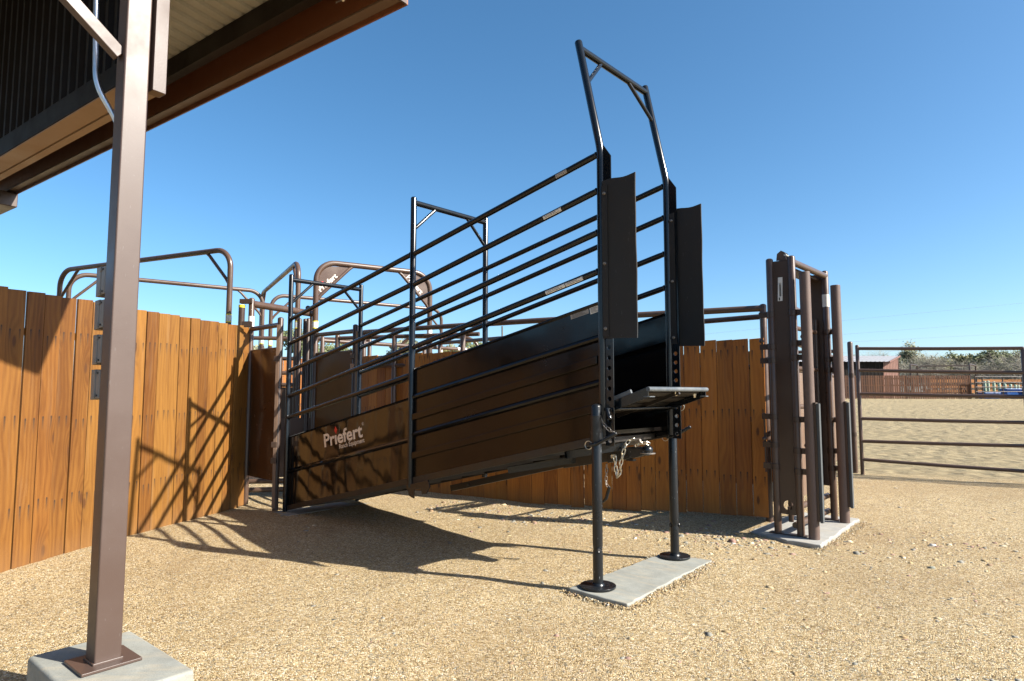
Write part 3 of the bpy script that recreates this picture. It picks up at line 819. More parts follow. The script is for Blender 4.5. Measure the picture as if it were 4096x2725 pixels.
def rail_sticker(i, u0, u1, m, nm='rail_sticker'):
    a, b = RAILS[i][1], RAILS[i][2]
    f = lambda u: a[1] + (u - a[0]) * (b[1] - a[1]) / (b[0] - a[0])
    p, q = Vector((u0, VN, f(u0))), Vector((u1, VN, f(u1)))
    d = (q - p).normalized(); up = Vector((0, 0, 1)); up = (up - d * up.dot(d)).normalized(); sd = Vector((0, -1, 0))
    r = 0.0219
    def fn(s, t):
        an = R(-48 + 96 * t); return p + (q - p) * s + (sd * math.cos(an) + up * math.sin(an)) * r
    s = MB().grid(fn, 4, 8).build(nm, m, ch)
    if m is M['sticker']:
        bb = MB()
        for k in range(3):
            def fl(s, t, k=k):
                an = R(-30 + 22 * k + 6 * t); return p + (q - p) * (0.07 + 0.8 * s * (1 - 0.2 * (k % 2))) + (sd * math.cos(an) + up * math.sin(an)) * (r + 0.0006)
            bb.grid(fl, 2, 1)
        bb.build('sticker_lines', M['ink_hole_shade'], s)
rail_sticker(1, -0.443, -0.289, M['sticker'])
rail_sticker(3, -0.426, -0.262, M['sticker'])
rail_sticker(3, -0.256, -0.117, M['sticker'])
rail_sticker(0, -0.335, -0.240, M['sticker_worn'], 'torn_sticker')
MB().grid(lambda s, t: Vector((UN, VN, 1.16 + 0.28 * t)) + Vector((math.cos(R(200 + 60 * s)), math.sin(R(200 + 60 * s)), 0)) * 0.0252, 6, 3).build('post_sticker', M['decal'], ch)

def ragged(poly, z0, h, amp, step=0.05):
    out = []
    for i in range(len(poly)):
        a, b = Vector((*poly[i], 0)), Vector((*poly[(i + 1) % len(poly)], 0))
        n = max(2, int((b - a).length / step))
        for k in range(n):
            p = a.lerp(b, k / n); d = (b - a).normalized()
            p += Vector((d.y, -d.x, 0)) * random.uniform(-amp, amp) * (0.3 if k == 0 else 1)
            out.append((p.x, p.y, z0))
    return MB().prism(out, (0, 0, h))
# concrete pad under the chute legs
slab = ragged([(-0.13, -0.125), (0.297, -0.147), (0.255, 0.45), (0.233, 1.080), (-0.136, 1.0)], -0.08, 0.106, 0.007)
so = slab.build('concrete_pad', M['concrete'], None, bevel=0.010)
so.location = CH; so.rotation_euler = (0, 0, CH_RZ)
tag(so, 'grey concrete pad flush in the gravel under the two chute legs', 'concrete pad')
lp = MB().prism([(-3.93, -0.05, -0.06), (-3.62, -0.05, -0.06), (-3.62, 0.98, -0.06), (-3.93, 0.98, -0.06)], (0, 0, 0.068)).build('concrete_pad', M['concrete'], None, bevel=0.01)
lp.location = CH; lp.rotation_euler = (0, 0, CH_RZ)
tag(lp, 'shaded concrete pad flush in the gravel under the low end of the chute', 'concrete pad')

# ------------------------------------------------------------------ barn: corner post, wall beam, eave (local x outwards to the eave, y along the wall)
BO = (-1.60, 2.611, 0.0); B_RZ = R(54.5)
barn = thing('barn', 'brown steel barn corner with open eave overhang and square corner post', 'barn', BO, B_RZ)
tw = R(-4.2)
px_, py_ = Vector((math.cos(tw), math.sin(tw), 0)), Vector((-math.sin(tw), math.cos(tw), 0)); pz_ = Vector((0, 0, 1))
post = MB().box((0, 0, 1.925), (0.048, 0.048, 1.765), (px_, py_, pz_)).build('corner_post', M['barn_steel'], barn, bevel=0.007)
MB().box((0, 0, 0.157), (0.105, 0.100, 0.006), (px_, py_, pz_)).build('base_plate', M['barn_steel'], post, bevel=0.003)
MB().box((0, 0, 0.166), (0.054, 0.054, 0.006), (px_, py_, pz_)).build('weld_bead', M['barn_steel'], post, bevel=0.004)
MB().bar(-px_ * 0.05 + pz_ * 2.60, -px_ * 0.62 + pz_ * 3.06, 0.044, 0.052).build('knee_brace', M['barn_steel'], barn, bevel=0.004)
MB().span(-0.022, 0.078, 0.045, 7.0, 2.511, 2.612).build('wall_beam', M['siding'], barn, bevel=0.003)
MB().span(-0.018, 0.074, 0.06, 7.0, 2.505, 2.509).build('lit_beam_underside', M['barn_tan'], barn)  # thin tan sheet: light on the beam's underside put into colour
MB().span(0.080, 0.118, 0.045, 7.0, 2.500, 2.64).build('drip_trim', M['barn_tan'], barn)
def rib_wave(t, period, h, top=0.25, sl=0.1):
    f = (t / period) % 1.0
    if f < top: return h
    if f < top + sl: return h * (1 - (f - top) / sl)
    if f > 1 - sl: return h * (f - 1 + sl) / sl
    return 0.0
def corrugated(fn, L, period, h):
    """ribs across length L; fn(t, offset) -> two end points"""
    m = MB(); ts = []
    k = 0.0
    while k < L:
        for f in (0.0, 0.25, 0.35, 0.90): ts.append(k + f * period)
        k += period
    vs = []
    for t in ts:
        a, b = fn(min(t, L), rib_wave(t + 1e-5, period, h)); vs += [a, b]
    return m.add(vs, [(2 * i, 2 * i + 1, 2 * i + 3, 2 * i + 2) for i in range(len(ts) - 1)])
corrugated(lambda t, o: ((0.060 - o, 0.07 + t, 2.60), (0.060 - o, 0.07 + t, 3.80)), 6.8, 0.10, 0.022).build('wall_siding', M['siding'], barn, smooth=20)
def zdeck(b): return 3.700 + (1.30 - b) * 0.085
corrugated(lambda t, o: ((-3.2, -0.255 + t, zdeck(-3.2) + o), (1.295, -0.255 + t, zdeck(1.295) + o)), 8.2, 0.115, 0.020).build('roof_deck', M['deck'], barn, smooth=20)
b = MB(); zz = zdeck(-3.2)
b.prism([(-3.2, -0.275, zz + 0.03), (1.32, -0.275, zdeck(1.32) + 0.03), (1.32, -0.275, zdeck(1.32) + 0.055), (-3.2, -0.275, zz + 0.055)], (0, 8.25, 0))
b.build('roof_top', M['barn_steel'], barn)
eave = MB()
eave.span(1.236, 1.244, -0.19, 8.0, 3.462, 3.695)
eave.span(1.165, 1.236, -0.19, 8.0, 3.680, 3.690)
eave.build('eave_channel', M['barn_brown'], barn)
b = MB()
b.span(1.236, 1.306, -0.262, 8.0, 3.446, 3.458)
b.build('eave_soffit_trim', M['barn_trim'], barn)
b = MB(); b.span(1.308, 1.322, -0.292, 8.0, 3.415, 3.72); b.build('eave_fascia', M['barn_brown'], barn, bevel=0.003)
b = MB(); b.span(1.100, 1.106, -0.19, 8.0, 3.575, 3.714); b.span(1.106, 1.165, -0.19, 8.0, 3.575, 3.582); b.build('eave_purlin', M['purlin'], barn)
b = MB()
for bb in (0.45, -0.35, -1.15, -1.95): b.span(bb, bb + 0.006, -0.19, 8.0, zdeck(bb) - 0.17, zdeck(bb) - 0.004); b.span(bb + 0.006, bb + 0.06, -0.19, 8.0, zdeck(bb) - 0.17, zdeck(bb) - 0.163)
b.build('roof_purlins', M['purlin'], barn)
b = MB()
b.span(-3.2, 1.235, -0.262, -0.195, 3.446, 3.458); b.build('rake_soffit_trim', M['barn_trim'], barn)
b = MB()
b.prism([(-3.2, -0.296, 3.415), (1.306, -0.296, 3.415), (1.306, -0.296, zdeck(1.3) + 0.05), (-3.2, -0.296, zdeck(-3.2) + 0.05)], (0, 0.014, 0)); b.build('rake_fascia', M['barn_steel'], barn)
for k, a in enumerate((0.02, 0.09, 0.17)):
    MB().tube([(1.236, a, 3.60 - 0.012 * k), (1.228, a, 3.60 - 0.012 * k), (1.222, a, 3.60 - 0.012 * k)], [0.014, 0.012, 0.007], 10).build('bolt', M['zinc'], barn)
text_mb('MADE IN USA', 0.014, 0.12, 0.01, 0, ((1.2345, 0.24, 3.575), (0, -1, 0), (0, 0, 1))).build('stamped_lettering', M['sticker'], barn, smooth=0)
MB().span(0.056, 0.112, -0.060, 0.0, 2.478, 3.66).build('corner_trim', M['barn_steel'], barn, bevel=0.003)
MB().span(1.16, 1.33, 5.78, 6.5, 3.27, 3.43).build('eave_bracket', M['barn_steel'], barn, bevel=0.01)

pier = MB()
pc = (-1.575, 2.610)
ex, ey = Vector((0.645, 0.764, 0)), Vector((0.764, -0.645, 0))
pm = MB().box((0, 0, 0.02), (0.190, 0.322, 0.13), (ex, ey, pz_)).build('concrete_pier', M['concrete'], None, bevel=0.016)
pm.location = (-1.575, 2.608, 0)
tag(pm, 'square grey concrete pier under the brown barn post', 'concrete pier')

# conduit and the four outlet boxes on the post
cp = [Vector((-1.80, 2.625, 3.60)), Vector((-1.776, 2.62, 2.875)), Vector((-1.760, 2.62, 2.500)), Vector((-1.675, 2.672, 2.330)), Vector((-1.672, 2.674, 1.72))]
cb = MB().tube(fillet(cp, 0.25, 8), 0.0115, 14)
co_ = cb.build('conduit', M['conduit'], None, off=(-1.672, 2.674, 1.72)); co_.location = (-1.672, 2.674, 1.72)
tag(co_, 'bent galvanised conduit pipe running down to the boxes on the barn post', 'conduit')
def outlet_box():
    t = thing('outlet_box', '', 'outlet box', (0, 0, 0), R(50.3), 'grey outlet boxes on the barn post')
    MB().span(-0.036, 0.036, 0.0, 0.045, -0.058, 0.058).build('back_box', M['plastic_grey'], t, bevel=0.004)
    cv = MB().prism([(-0.038, 0.047, -0.061), (-0.038, 0.100, -0.064), (-0.030, 0.112, -0.055), (-0.030, 0.112, 0.052), (-0.038, 0.104, 0.060), (-0.038, 0.047, 0.061)], (0.076, 0, 0)).build('cover', M['plastic_grey'], t, bevel=0.004)
    for z in (-0.046, 0.046):
        MB().tube([(-0.0365, 0.022, z), (-0.0395, 0.022, z)], 0.0042, 10).build('screw', M['ink_hole_shade'], t)
        MB().span(-0.042, -0.036, 0.038, 0.056, z - 0.007, z + 0.007).build('hinge_lug', M['plastic_grey'], t, bevel=0.001)
    return t
ob0 = outlet_box()
A2 = Vector((-0.769, 0.639, 0))
for k, (z, lab) in enumerate(((1.664, 'topmost grey outlet box on the side of the barn post'), (1.525, 'second grey outlet box from the top on the barn post'),
                              (1.380, 'third grey outlet box from the top on the barn post'), (1.236, 'lowest grey outlet box on the side of the barn post'))):
    o = ob0 if k == 0 else copy_tree(ob0)
    o.location = Vector((-1.60, 2.611, z)) + A2 * 0.0485 - Vector((0.639, 0.769, 0)) * 0.012
    o['label'] = lab

# ------------------------------------------------------------------ board fences
def board_fence(name, path, zt_, zb_, w, gap, mat, parent, rag=0.014, nrm_jit=0.004, thick=0.019, wide=None, back=1):
    """boards along a polyline path of (x, y); heights are functions of the distance along it"""
    P = [Vector((p[0], p[1], 0)) for p in path]
    L = [(P[i + 1] - P[i]).length for i in range(len(P) - 1)]
    def at(s):
        for i, l in enumerate(L):
            if s <= l or i == len(L) - 1:
                d = (P[i + 1] - P[i]).normalized(); return P[i] + d * s, d
            s -= l
    m = MB(); s = 0.0; T = sum(L); k = 0
    while s < T - w * 0.4:
        ww = min(w * random.uniform(0.97, 1.03), T - s)
        g = gap * random.uniform(0.4, 1.6)
        if wide and k in wide: g = wide[k]
        p, d = at(s + ww / 2)
        n = Vector((d.y, -d.x, 0))
        c = p + n * random.uniform(-nrm_jit, nrm_jit)
        z1 = zt_(s) + random.uniform(-0.006, 0.006); z0 = zb_(s) + random.uniform(-rag, rag)
        tilt = random.uniform(-0.003, 0.003)
        hw = ww / 2 - g / 2; rv = random.random()
        vs = []; uv = []
        for zz in (z0, z1):
            for a in (-hw, hw):
                for t in (0, thick):
                    vs.append(c + d * (a + tilt * (zz - z0)) - n * (t * back) + Vector((0, 0, zz + (0.004 * a / hw if zz == z1 else 0))))
        quads = [((0, 2, 6, 4), [(-hw, z0), (hw, z0), (hw, z1), (-hw, z1)]), ((3, 1, 5, 7), [(hw, z0), (-hw, z0), (-hw, z1), (hw, z1)]),
                 ((1, 0, 4, 5), [(-hw, z0), (-hw + .01, z0), (-hw + .01, z1), (-hw, z1)]), ((2, 3, 7, 6), [(hw, z0), (hw - .01, z0), (hw - .01, z1), (hw, z1)]),
                 ((4, 6, 7, 5), [(-hw, z1), (hw, z1), (hw, z1 + .01), (-hw, z1 + .01)]), ((1, 3, 2, 0), [(-hw, z0), (hw, z0), (hw, z0), (-hw, z0)])]
        m.add(vs, [q[0] for q in quads], rv, [q[1] for q in quads])
        s += ww; k += 1
    return m
fx0, fx1 = (-3.705, 2.790), (-2.893, 7.078)
fdir = (Vector((fx1[0], fx1[1], 0)) - Vector((fx0[0], fx0[1], 0))).normalized(); fn_ = Vector((fdir.y, -fdir.x, 0))
lf = thing('wooden_fence', 'sunlit orange brown board fence standing behind the barn post', 'fence', (fx0[0], fx0[1], 0))
m = board_fence('board_panel', [fx0, fx1], lambda s: 1.908 + 0.004 * s, lambda s: -0.015, 0.1405, 0.0075, M['wood'], lf, 0.014, 0.0085, wide={19: 0.012, 9: 0.008})
m.build('board_panel', M['wood'], lf, smooth=0, off=(fx0[0], fx0[1], 0), bevel=0.002)
p0, p1 = Vector((fx0[0], fx0[1], 0)), Vector((fx1[0], fx1[1], 0))
for z in (1.63, 1.02, 0.43):
    MB().bar(p0 - fn_ * 0.045 + pz_ * z, p1 - fn_ * 0.045 + pz_ * z, 0.04, 0.075).build('backing_rail', M['wood_rail'], lf, off=(fx0[0], fx0[1], 0)) if False else None
for z in (1.63, 1.02, 0.43):
    r_ = MB().bar(p0 - fn_ * 0.046 + pz_ * z, p1 - fn_ * 0.046 + pz_ * z, 0.045, 0.05)
    r_.build('backing_pipe', M['brown'], lf, off=(fx0[0], fx0[1], 0))
for s in (0.3, 2.3, 4.28):
    q = p0 + fdir * s - fn_ * 0.10
    MB().tube([q + pz_ * -0.1, q + pz_ * 1.86], 0.03, 14, dome=True).build('fence_post', M['brown'], lf, off=(fx0[0], fx0[1], 0))

rp = [(-2.02, 8.56), (-1.20, 8.02), (-0.62, 7.68), (0.20, 7.20), (1.07, 6.75), (1.94, 6.33), (2.395, 6.105)]
rf = thing('wooden_fence', 'shaded darker brown board fence curving behind the loading chute', 'fence', (rp[0][0], rp[0][1], 0))
ro = (rp[0][0], rp[0][1], 0)
m = board_fence('board_panel', rp, lambda s: 1.688 + 0.007 * s, lambda s: (-0.02 if s < 2.2 else -0.02 + 0.024 * (s - 2.2)), 0.155, 0.0060, M['wood_shade_lift'], rf, 0.012, 0.004)
m.build('board_panel', M['wood_shade_lift'], rf, smooth=0, off=ro, bevel=0.002)
def off_path(path, d, z):
    out = []
    for i, p in enumerate(path):
        a = Vector((*path[max(0, i - 1)], 0)); b = Vector((*path[min(len(path) - 1, i + 1)], 0))
        t = (b - a).normalized(); out.append(Vector((*p, 0)) + Vector((-t.y, t.x, 0)) * d + pz_ * z)
    return out
for z, r in ((2.015, 0.031), (1.45, 0.024), (0.95, 0.024), (0.36, 0.024)):
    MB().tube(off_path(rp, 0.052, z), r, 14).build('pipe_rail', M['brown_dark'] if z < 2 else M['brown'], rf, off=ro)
for p, zt2 in ((rp[-1], 2.04), (rp[4], 2.0), (rp[2], 2.0), (rp[0], 2.0)):
    q = off_path(rp, 0.055, 0)[rp.index(p)]
    MB().tube([q + pz_ * -0.1, q + pz_ * zt2], 0.032, 16, dome=True).build('fence_post', M['brown'], rf, off=ro)

# ------------------------------------------------------------------ pipe bows, gates and frames behind the fences
def pipe_bow(label, a, b, z, r=0.031, rad=0.22, brace=0.34, gusset=False, sticker=True):
    a3, b3 = Vector((a[0], a[1], 0)), Vector((b[0], b[1], 0))
    t = thing('pipe_bow', label, 'pipe bow', a3, 0, 'bent pipe bows over the working alley')
    d = (b3 - a3); d.normalize(); L = (b3 - a3)
    MB().tube(fillet([(0, 0, 0), (0, 0, z), L + pz_ * z, L], rad, 9), r, 16).build('hoop', M['brown'], t)
    for o_, s in ((Vector((0, 0, 0)), 1), (L, -1)):
        MB().tube([o_ + pz_ * (z - brace - 0.08) + d * s * 0.01, o_ + pz_ * (z - brace) + d * s * 0.06, o_ + pz_ * (z - 0.05) + d * s * brace, o_ + pz_ * (z - 0.01) + d * s * (brace + 0.06)], [r * 0.45, r * 0.6, r * 0.6, r * 0.45], 12).build('brace', M['brown'], t)
        nrm = Vector((d.y, -d.x, 0))
        if gusset:
            nn = nrm * 0.006
            pl = MB().prism([o_ + pz_ * (z - brace) + d * s * 0.03, o_ + pz_ * (z - 0.14) + d * s * 0.028, o_ + pz_ * (z - 0.05) + d * s * 0.10, o_ + pz_ * (z - 0.028) + d * s * brace, o_ + pz_ * (z - 0.06) + d * s * (brace - 0.02)], nn)
            g = pl.build('gusset_plate', M['brown'], t)
            if s > 0: org, ax = o_ + pz_ * (z - brace + 0.020) + d * 0.075, (d + pz_).normalized()
            else: org, ax = o_ + pz_ * (z - 0.105) - d * (brace - 0.045), (d - pz_).normalized()
            ay = (pz_ - ax * pz_.dot(ax)).normalized()
            org = org + nrm * 0.0085
            text_mb('Pr\u0131efert', 0.062, 0.30, 0.024, 0, (org + ay * 0.028, ax, ay)).build('maker_lettering', M['decal'], g, smooth=0)
            text_mb('Ranch Equipment', 0.022, 0.20, 0.02, 0, (org + ax * 0.10, ax, ay)).build('lower_lettering', M['decal'], g, smooth=0)
            qd = org + ax * 0.103 + ay * 0.098
            MB().add([qd - ax * 0.013, qd - ay * 0.020, qd + ax * 0.013, qd + ay * 0.020], [(0, 1, 2, 3)]).build('red_diamond', M['decal_red'], g, smooth=0)
        if sticker:
            MB().tube([o_ + pz_ * (z - 0.76), o_ + pz_ * (z - 0.748)], r + 0.0012, 16, caps=False).build('warning_sticker', M['yellow'], t)
            MB().tube([o_ + pz_ * (z - 0.83), o_ + pz_ * (z - 0.76)], r + 0.0012, 16, caps=False).build('warning_text', M['sticker'], t)
            MB().tube([o_ + pz_ * (z - 0.842), o_ + pz_ * (z - 0.83)], r + 0.0012, 16, caps=False).build('warning_sticker', M['yellow'], t)
            MB().tube([o_ + pz_ * 0, o_ + pz_ * (z - 0.87)], r + 0.006, 16).build('sleeve_post', M['brown_dark'], t)
            MB().tube([o_ + pz_ * (z - 0.96) - nrm * 0.0, o_ + pz_ * (z - 0.96) + nrm * (r + 0.03)], 0.009, 8).build('set_bolt', M['brown_dark'], t)
    return t
pipe_bow('brown pipe bow rising behind the sunlit fence, nearest and largest', (-6.038, 8.5), (-3.193, 7.2), 2.835)
pipe_bow('brown pipe bow running away behind the nearest bow, left of the steep bow', (-6.00, 8.62), (-3.983, 10.2), 2.82)
pipe_bow('steep foreshortened brown pipe bow between the header frame and the plated bow', (-4.10, 10.45), (-2.64, 7.86), 2.83, brace=0.30)
pipe_bow('farthest brown pipe bow, half hidden behind the chute rails', (-3.963, 10.5), (-1.371, 12.4), 2.815)
pipe_bow('brown pipe bow with two lettered corner plates behind the chute', (-2.432, 7.9), (-1.128, 8.75), 2.835, 0.035, 0.24, 0.42, True)

def frame_posts(t, pts, z, r, m=None, name='post', z0=0.0, dome=True):
    for x, y in pts:
        MB().tube([(x, y, z0), (x, y, z)], r, 16, dome=dome).build(name, m or M['brown'], t)
# header frame of a sliding gate at the end of the sunlit fence
hx = (-2.897, 6.98)
t = thing('gate_header', 'heavy brown pipe header beam on a short post at the end of the sunlit fence', 'gate frame', (hx[0], hx[1], 0))
frame_posts(t, [(0, 0.12), ], 2.24, 0.031)
MB().tube([(0.0, 0.12, 2.19), (0.40, 1.02, 2.19)], 0.040, 18).build('header_beam', M['brown'], t)
frame_posts(t, [(0.40, 1.02)], 2.22, 0.033)
MB().tube([(-0.10, 0.10, 0.0), (-0.10, 0.10, 2.17)], 0.034, 14).build('slide_post', M['brown_dark'], t)
MB().tube([(-0.10, 0.10, 2.145), (-0.10, 0.10, 2.175)], 0.0352, 14, caps=False).build('yellow_band', M['yellow'], t)
MB().box((-0.05, 0.11, 2.215), (0.07, 0.035, 0.025)).build('top_bracket', M['brown_dark'], t, bevel=0.004)
MB().box((-0.05, 0.11, 1.96), (0.075, 0.04, 0.03)).build('guide_clamp', M['brown_dark'], t, bevel=0.004)
MB().tube([(0, 0.12, 1.90), (0, 0.12, 2.05)], 0.0322, 16, caps=False).build('white_sticker', M['sticker'], t)
MB().tube([(0.36, 0.95, 2.255), (0.36, 1.03, 2.255)], 0.030, 12).build('pulley', M['brown_dark'], t)

def sheet_gate(name, label, a, b, ztop, sh, parts=True, mat=None, cat='gate'):
    a3, b3 = Vector((a[0], a[1], 0)), Vector((b[0], b[1], 0))
    t = thing(name, label, cat, a3)
    L = b3 - a3; d = L.normalized(); n = Vector((d.y, -d.x, 0))
    for o_ in (Vector(), L):
        MB().tube([o_ + pz_ * 0.02, o_ + pz_ * ztop], 0.030, 16, dome=True).build('gate_post', M['brown_dark'] if o_.length > 0.1 else M['brown'], t)
    MB().tube([pz_ * (ztop - 0.06), L + pz_ * (ztop - 0.06)], 0.026, 14).build('top_rail', M['brown'], t)
    z0, z1 = sh
    MB().tube([pz_ * z1, L + pz_ * z1], 0.010, 10).build('sheet_edge', M['brown'], t)
    MB().grid(lambda s, q: L * s + pz_ * (z0 + (z1 - z0) * q) + n * (0.012 * math.sin(s * 3.1) * math.sin(q * 7.0 + 1)), 10, 24, -n * 0.003).build('sheet', mat or M['brown_sheet'], t, smooth=60)
    return t, L, d, n
t, L, d, n = sheet_gate('sheeted_gate', 'brown sheeted gate between the sunlit fence and the low end of the chute', (-2.905, 7.11), (-2.392, 6.61), 1.965, (0.31, 1.665))
MB().bar(L + n * 0.035 + d * 0.03 + pz_ * 0.05, L + n * 0.035 + d * 0.03 + pz_ * 1.90, 0.016, 0.03, (1, 0, 0)).build('latch_strip', M['barn_trim'], t)
for z in (0.52, 0.68, 1.55):
    MB().box(L + n * 0.03 + d * 0.01 + pz_ * z, (0.028, 0.028, 0.028)).build('hinge', M['brown_dark'], t, bevel=0.004)
t, L, d, n = sheet_gate('sheeted_gate', 'glossy dented brown sheeted gate seen through the chute rails', (-2.399, 7.82), (-1.785, 7.30), 1.965, (0.30, 1.68), mat=paint('dented_brown_sheet', (0.105, 0.042, 0.012), 0.16, 0.02, (0.08, 0.05, 0.03), 0.0, dent=0.10, spec=0.06))  # browner base colour stands in for a warm reflection on the sheet
MB().bar(L - n * 0.0 + d * 0.035 + pz_ * 0.05, L + d * 0.035 + pz_ * 1.90, 0.016, 0.03, (1, 0, 0)).build('latch_strip', M['barn_tan'], t)
for z in (0.55, 1.50, 1.62):
    MB().box(L + n * 0.03 + pz_ * z, (0.026, 0.026, 0.03)).build('hinge', M['brown_dark'], t, bevel=0.004)
# dark slide gate in the alley
t = thing('slide_gate', 'dark sheeted slide gate with two tall track posts inside the alley', 'gate', (-2.62, 7.62, 0))
for x, y in ((0.02, 0.22), (0.075, 0.25), (0.13, 0.20)):
    MB().tube([(x, y, 0), (x, y, 2.10)], 0.024, 14, dome=True).build('track_post', M['brown_dark'], t)
MB().span(-0.42, 0.0, 0.235, 0.241, 0.25, 1.27).build('sheet', M['brown_dark'], t)
MB().tube([(-0.45, 0.235, 1.30), (0.02, 0.235, 1.30)], 0.026, 14).build('top_rail', M['brown'], t)
MB().tube([(-0.45, 0.235, 1.62), (0.02, 0.235, 1.62)], 0.024, 14).build('middle_rail', M['brown'], t)
# low pipe panel seen under the sheeted gate
t = thing('pipe_fence', 'sunlit brown sheeted panel low behind the sheeted gate', 'panel', (-3.35, 7.75, 0))
MB().prism([(-0.2, -0.1, 0.20), (1.0, 0.10, 0.20), (1.0, 0.10, 0.9), (-0.2, -0.1, 0.9)], (0, 0.004, 0)).build('sheet', M['barn_steel'], t)
for z in (0.06, 0.16): MB().tube([(-0.3, -0.13, z), (1.05, 0.085, z)], 0.030, 12).build('pipe_rail', M['brown'], t)
# opposite side of the alley: pipe rails
t = thing('pipe_fence', 'boarded pipe fence with two bare top rails on the far side of the alley', 'panel', (-1.207, 10.7, 0))
e = Vector((2.85 + 1.207, 6.83 - 10.7, 0))
m = board_fence('x', [(-1.24, 10.665), (2.817, 6.795)], lambda s: 1.66, lambda s: 0.26, 0.15, 0.002, None, None, 0.008, 0.003)
m.build('board_panel', M['wood_shade_lift'], t, smooth=0, off=(-1.207, 10.7, 0))
for z, r in ((2.03, 0.030), (1.55, 0.024), (1.10, 0.024), (0.60, 0.024)):
    MB().tube([pz_ * z, e + pz_ * z], r, 14).build('pipe_rail', M['brown'], t)
frame_posts(t, [(0, 0), (e.x * 0.33, e.y * 0.33), (e.x * 0.66, e.y * 0.66)], 2.05, 0.03)
t = thing('pipe_fence', 'low brown pipe panel running back from the plated bow', 'panel', (-2.75, 9.3, 0))
e = Vector((2.6, 2.6, 0))
for z in (1.96, 1.52, 1.05): MB().tube([pz_ * z, e + pz_ * z], 0.030, 14).build('pipe_rail', M['brown'], t)
frame_posts(t, [(0, 0), (e.x * 0.5, e.y * 0.5), (e.x, e.y)], 2.0, 0.032)
MB().tube([e * 0.72 + pz_ * 1.96 - e.normalized() * 0.10, e * 0.72 + pz_ * 1.96 + e.normalized() * 0.10], 0.0312, 14, caps=False).build('white_sticker', M['sticker'], t)
t = thing('pipe_fence', 'brown pipe panel crossing level behind the header frame', 'panel', (-3.95, 9.55, 0))
e = Vector((1.75, 0.35, 0))
for z in (2.02, 1.5): MB().tube([pz_ * z, e + pz_ * z], 0.030, 14).build('pipe_rail', M['brown'], t)
frame_posts(t, [(0, 0), (e.x, e.y)], 2.04, 0.032)
MB().tube([e * 0.74 + pz_ * 2.02, e * 0.86 + pz_ * 2.02], 0.0312, 14, caps=False).build('white_sticker', M['sticker'], t)
t = thing('pipe_fence', 'brown pipe panel with a curved end farthest back in the alley', 'panel', (-2.2, 12.6, 0))
e = Vector((1.55, 0.1, 0))
MB().tube(fillet([(0, 0, 0), (0, 0, 2.30), e + pz_ * 2.30, e], 0.30, 8), 0.030, 14).build('hoop', M['brown'], t)
for z in (1.85, 1.4, 0.95): MB().tube([pz_ * z, e + pz_ * z], 0.026, 12).build('pipe_rail', M['brown'], t)
t = thing('pipe_fence', 'brown alley panel directly behind the glossy gate', 'panel', (-2.30, 8.45, 0))
e = Vector((1.9, -0.62, 0))
for z in (1.92, 1.55): MB().tube([pz_ * z, e + pz_ * z], 0.026, 12).build('pipe_rail', M['brown'], t)
frame_posts(t, [(0, 0), (e.x * 0.42, e.y * 0.42)], 1.95, 0.032)
t = thing('wooden_wall', 'dark red brown plank wall inside the working alley', 'wall', (-4.2, 11.4, 0))
m = board_fence('x', [(-4.2, 11.4), (-0.9, 13.4)], lambda s: 1.83, lambda s: 0.0, 0.14, 0.003, None, None)
m.build('board_panel', M['wood_shade_lift'], t, smooth=0, off=(-4.2, 11.4, 0))

# ------------------------------------------------------------------ sliding gate tower and its bollards
TW = (2.388, 5.424, 0.0); T_RZ = math.atan2(-0.670, 0.742)
tw_ = thing('gate_tower', 'tall dark brown sliding gate tower with a sheeted side and top crossbars', 'gate tower', TW, T_RZ)
BD = M['brown_dark']
for u, v in ((-0.185, 0.0), (0, 0.0), (-0.185, 0.92), (0, 0.92)):
    MB().tube([(u, v, 0.03), (u, v, 2.355)], 0.0305, 18, dome=True).build('upright', M['brown'], tw_)
sp = MB().prism([(-0.160, -0.006, 0.335), (-0.024, -0.006, 0.335), (-0.024, -0.006, 2.340), (-0.160, -0.006, 2.340)], (0, 0.006, 0)).build('side_sheet', BD, tw_)
MB().prism([(-0.160, 0.914, 0.335), (-0.024, 0.914, 0.335), (-0.024, 0.914, 2.340), (-0.160, 0.914, 2.340)], (0, 0.006, 0)).build('side_sheet', BD, tw_)
lowp = holed_strip(-0.158, -0.026, -0.006, 0.262, 0.15, 1, 0.040, 0.006); lowp.build('anchor_plate', BD, tw_)
MB().prism([(-0.100, -0.006, 0.19), (-0.084, -0.006, 0.19), (-0.084, -0.006, 0.25), (-0.100, -0.006, 0.25)], (0, 0.03, 0)).build('anchor_hook', BD, tw_)
for u in (-0.185, 0):
    MB().tube([(u, 0.0, 2.32), (u, 0.92, 2.32)], 0.0285, 16).build('crossbar', M['brown'], tw_)
MB().span(-0.14, -0.045, 0.0, 0.92, 2.275, 2.30).build('track_channel', BD, tw_)
pl = MB().tube([(-0.085, 0.01, 2.395), (-0.085, 0.06, 2.395)], 0.030, 18).build('pulley', M['rubber'], tw_)
for y in (0.004, 0.066): MB().prism([(-0.128, y, 2.345), (-0.042, y, 2.345), (-0.050, y, 2.405), (-0.085, y, 2.43), (-0.120, y, 2.405)], (0, 0.005, 0)).build('pulley_cheek', M['brown'], pl)
MB().tube([(-0.05, -0.004, 2.385), (-0.05, 0.08, 2.385)], 0.010, 10).build('axle_bolt', M['zinc'], pl)
st = MB().add([(-0.122, -0.0075, 1.99), (-0.082, -0.0075, 1.99), (-0.076, -0.0075, 2.195), (-0.114, -0.0075, 2.195)], [(0, 1, 2, 3)]).build('instruction_sticker', M['sticker'], tw_, smooth=0)
b = MB()
for k in range(7): b.span(-0.106 + 0.0025 * k, -0.1045 + 0.0025 * k, -0.0085, -0.0080, 2.03, 2.15 - 0.01 * (k % 3))
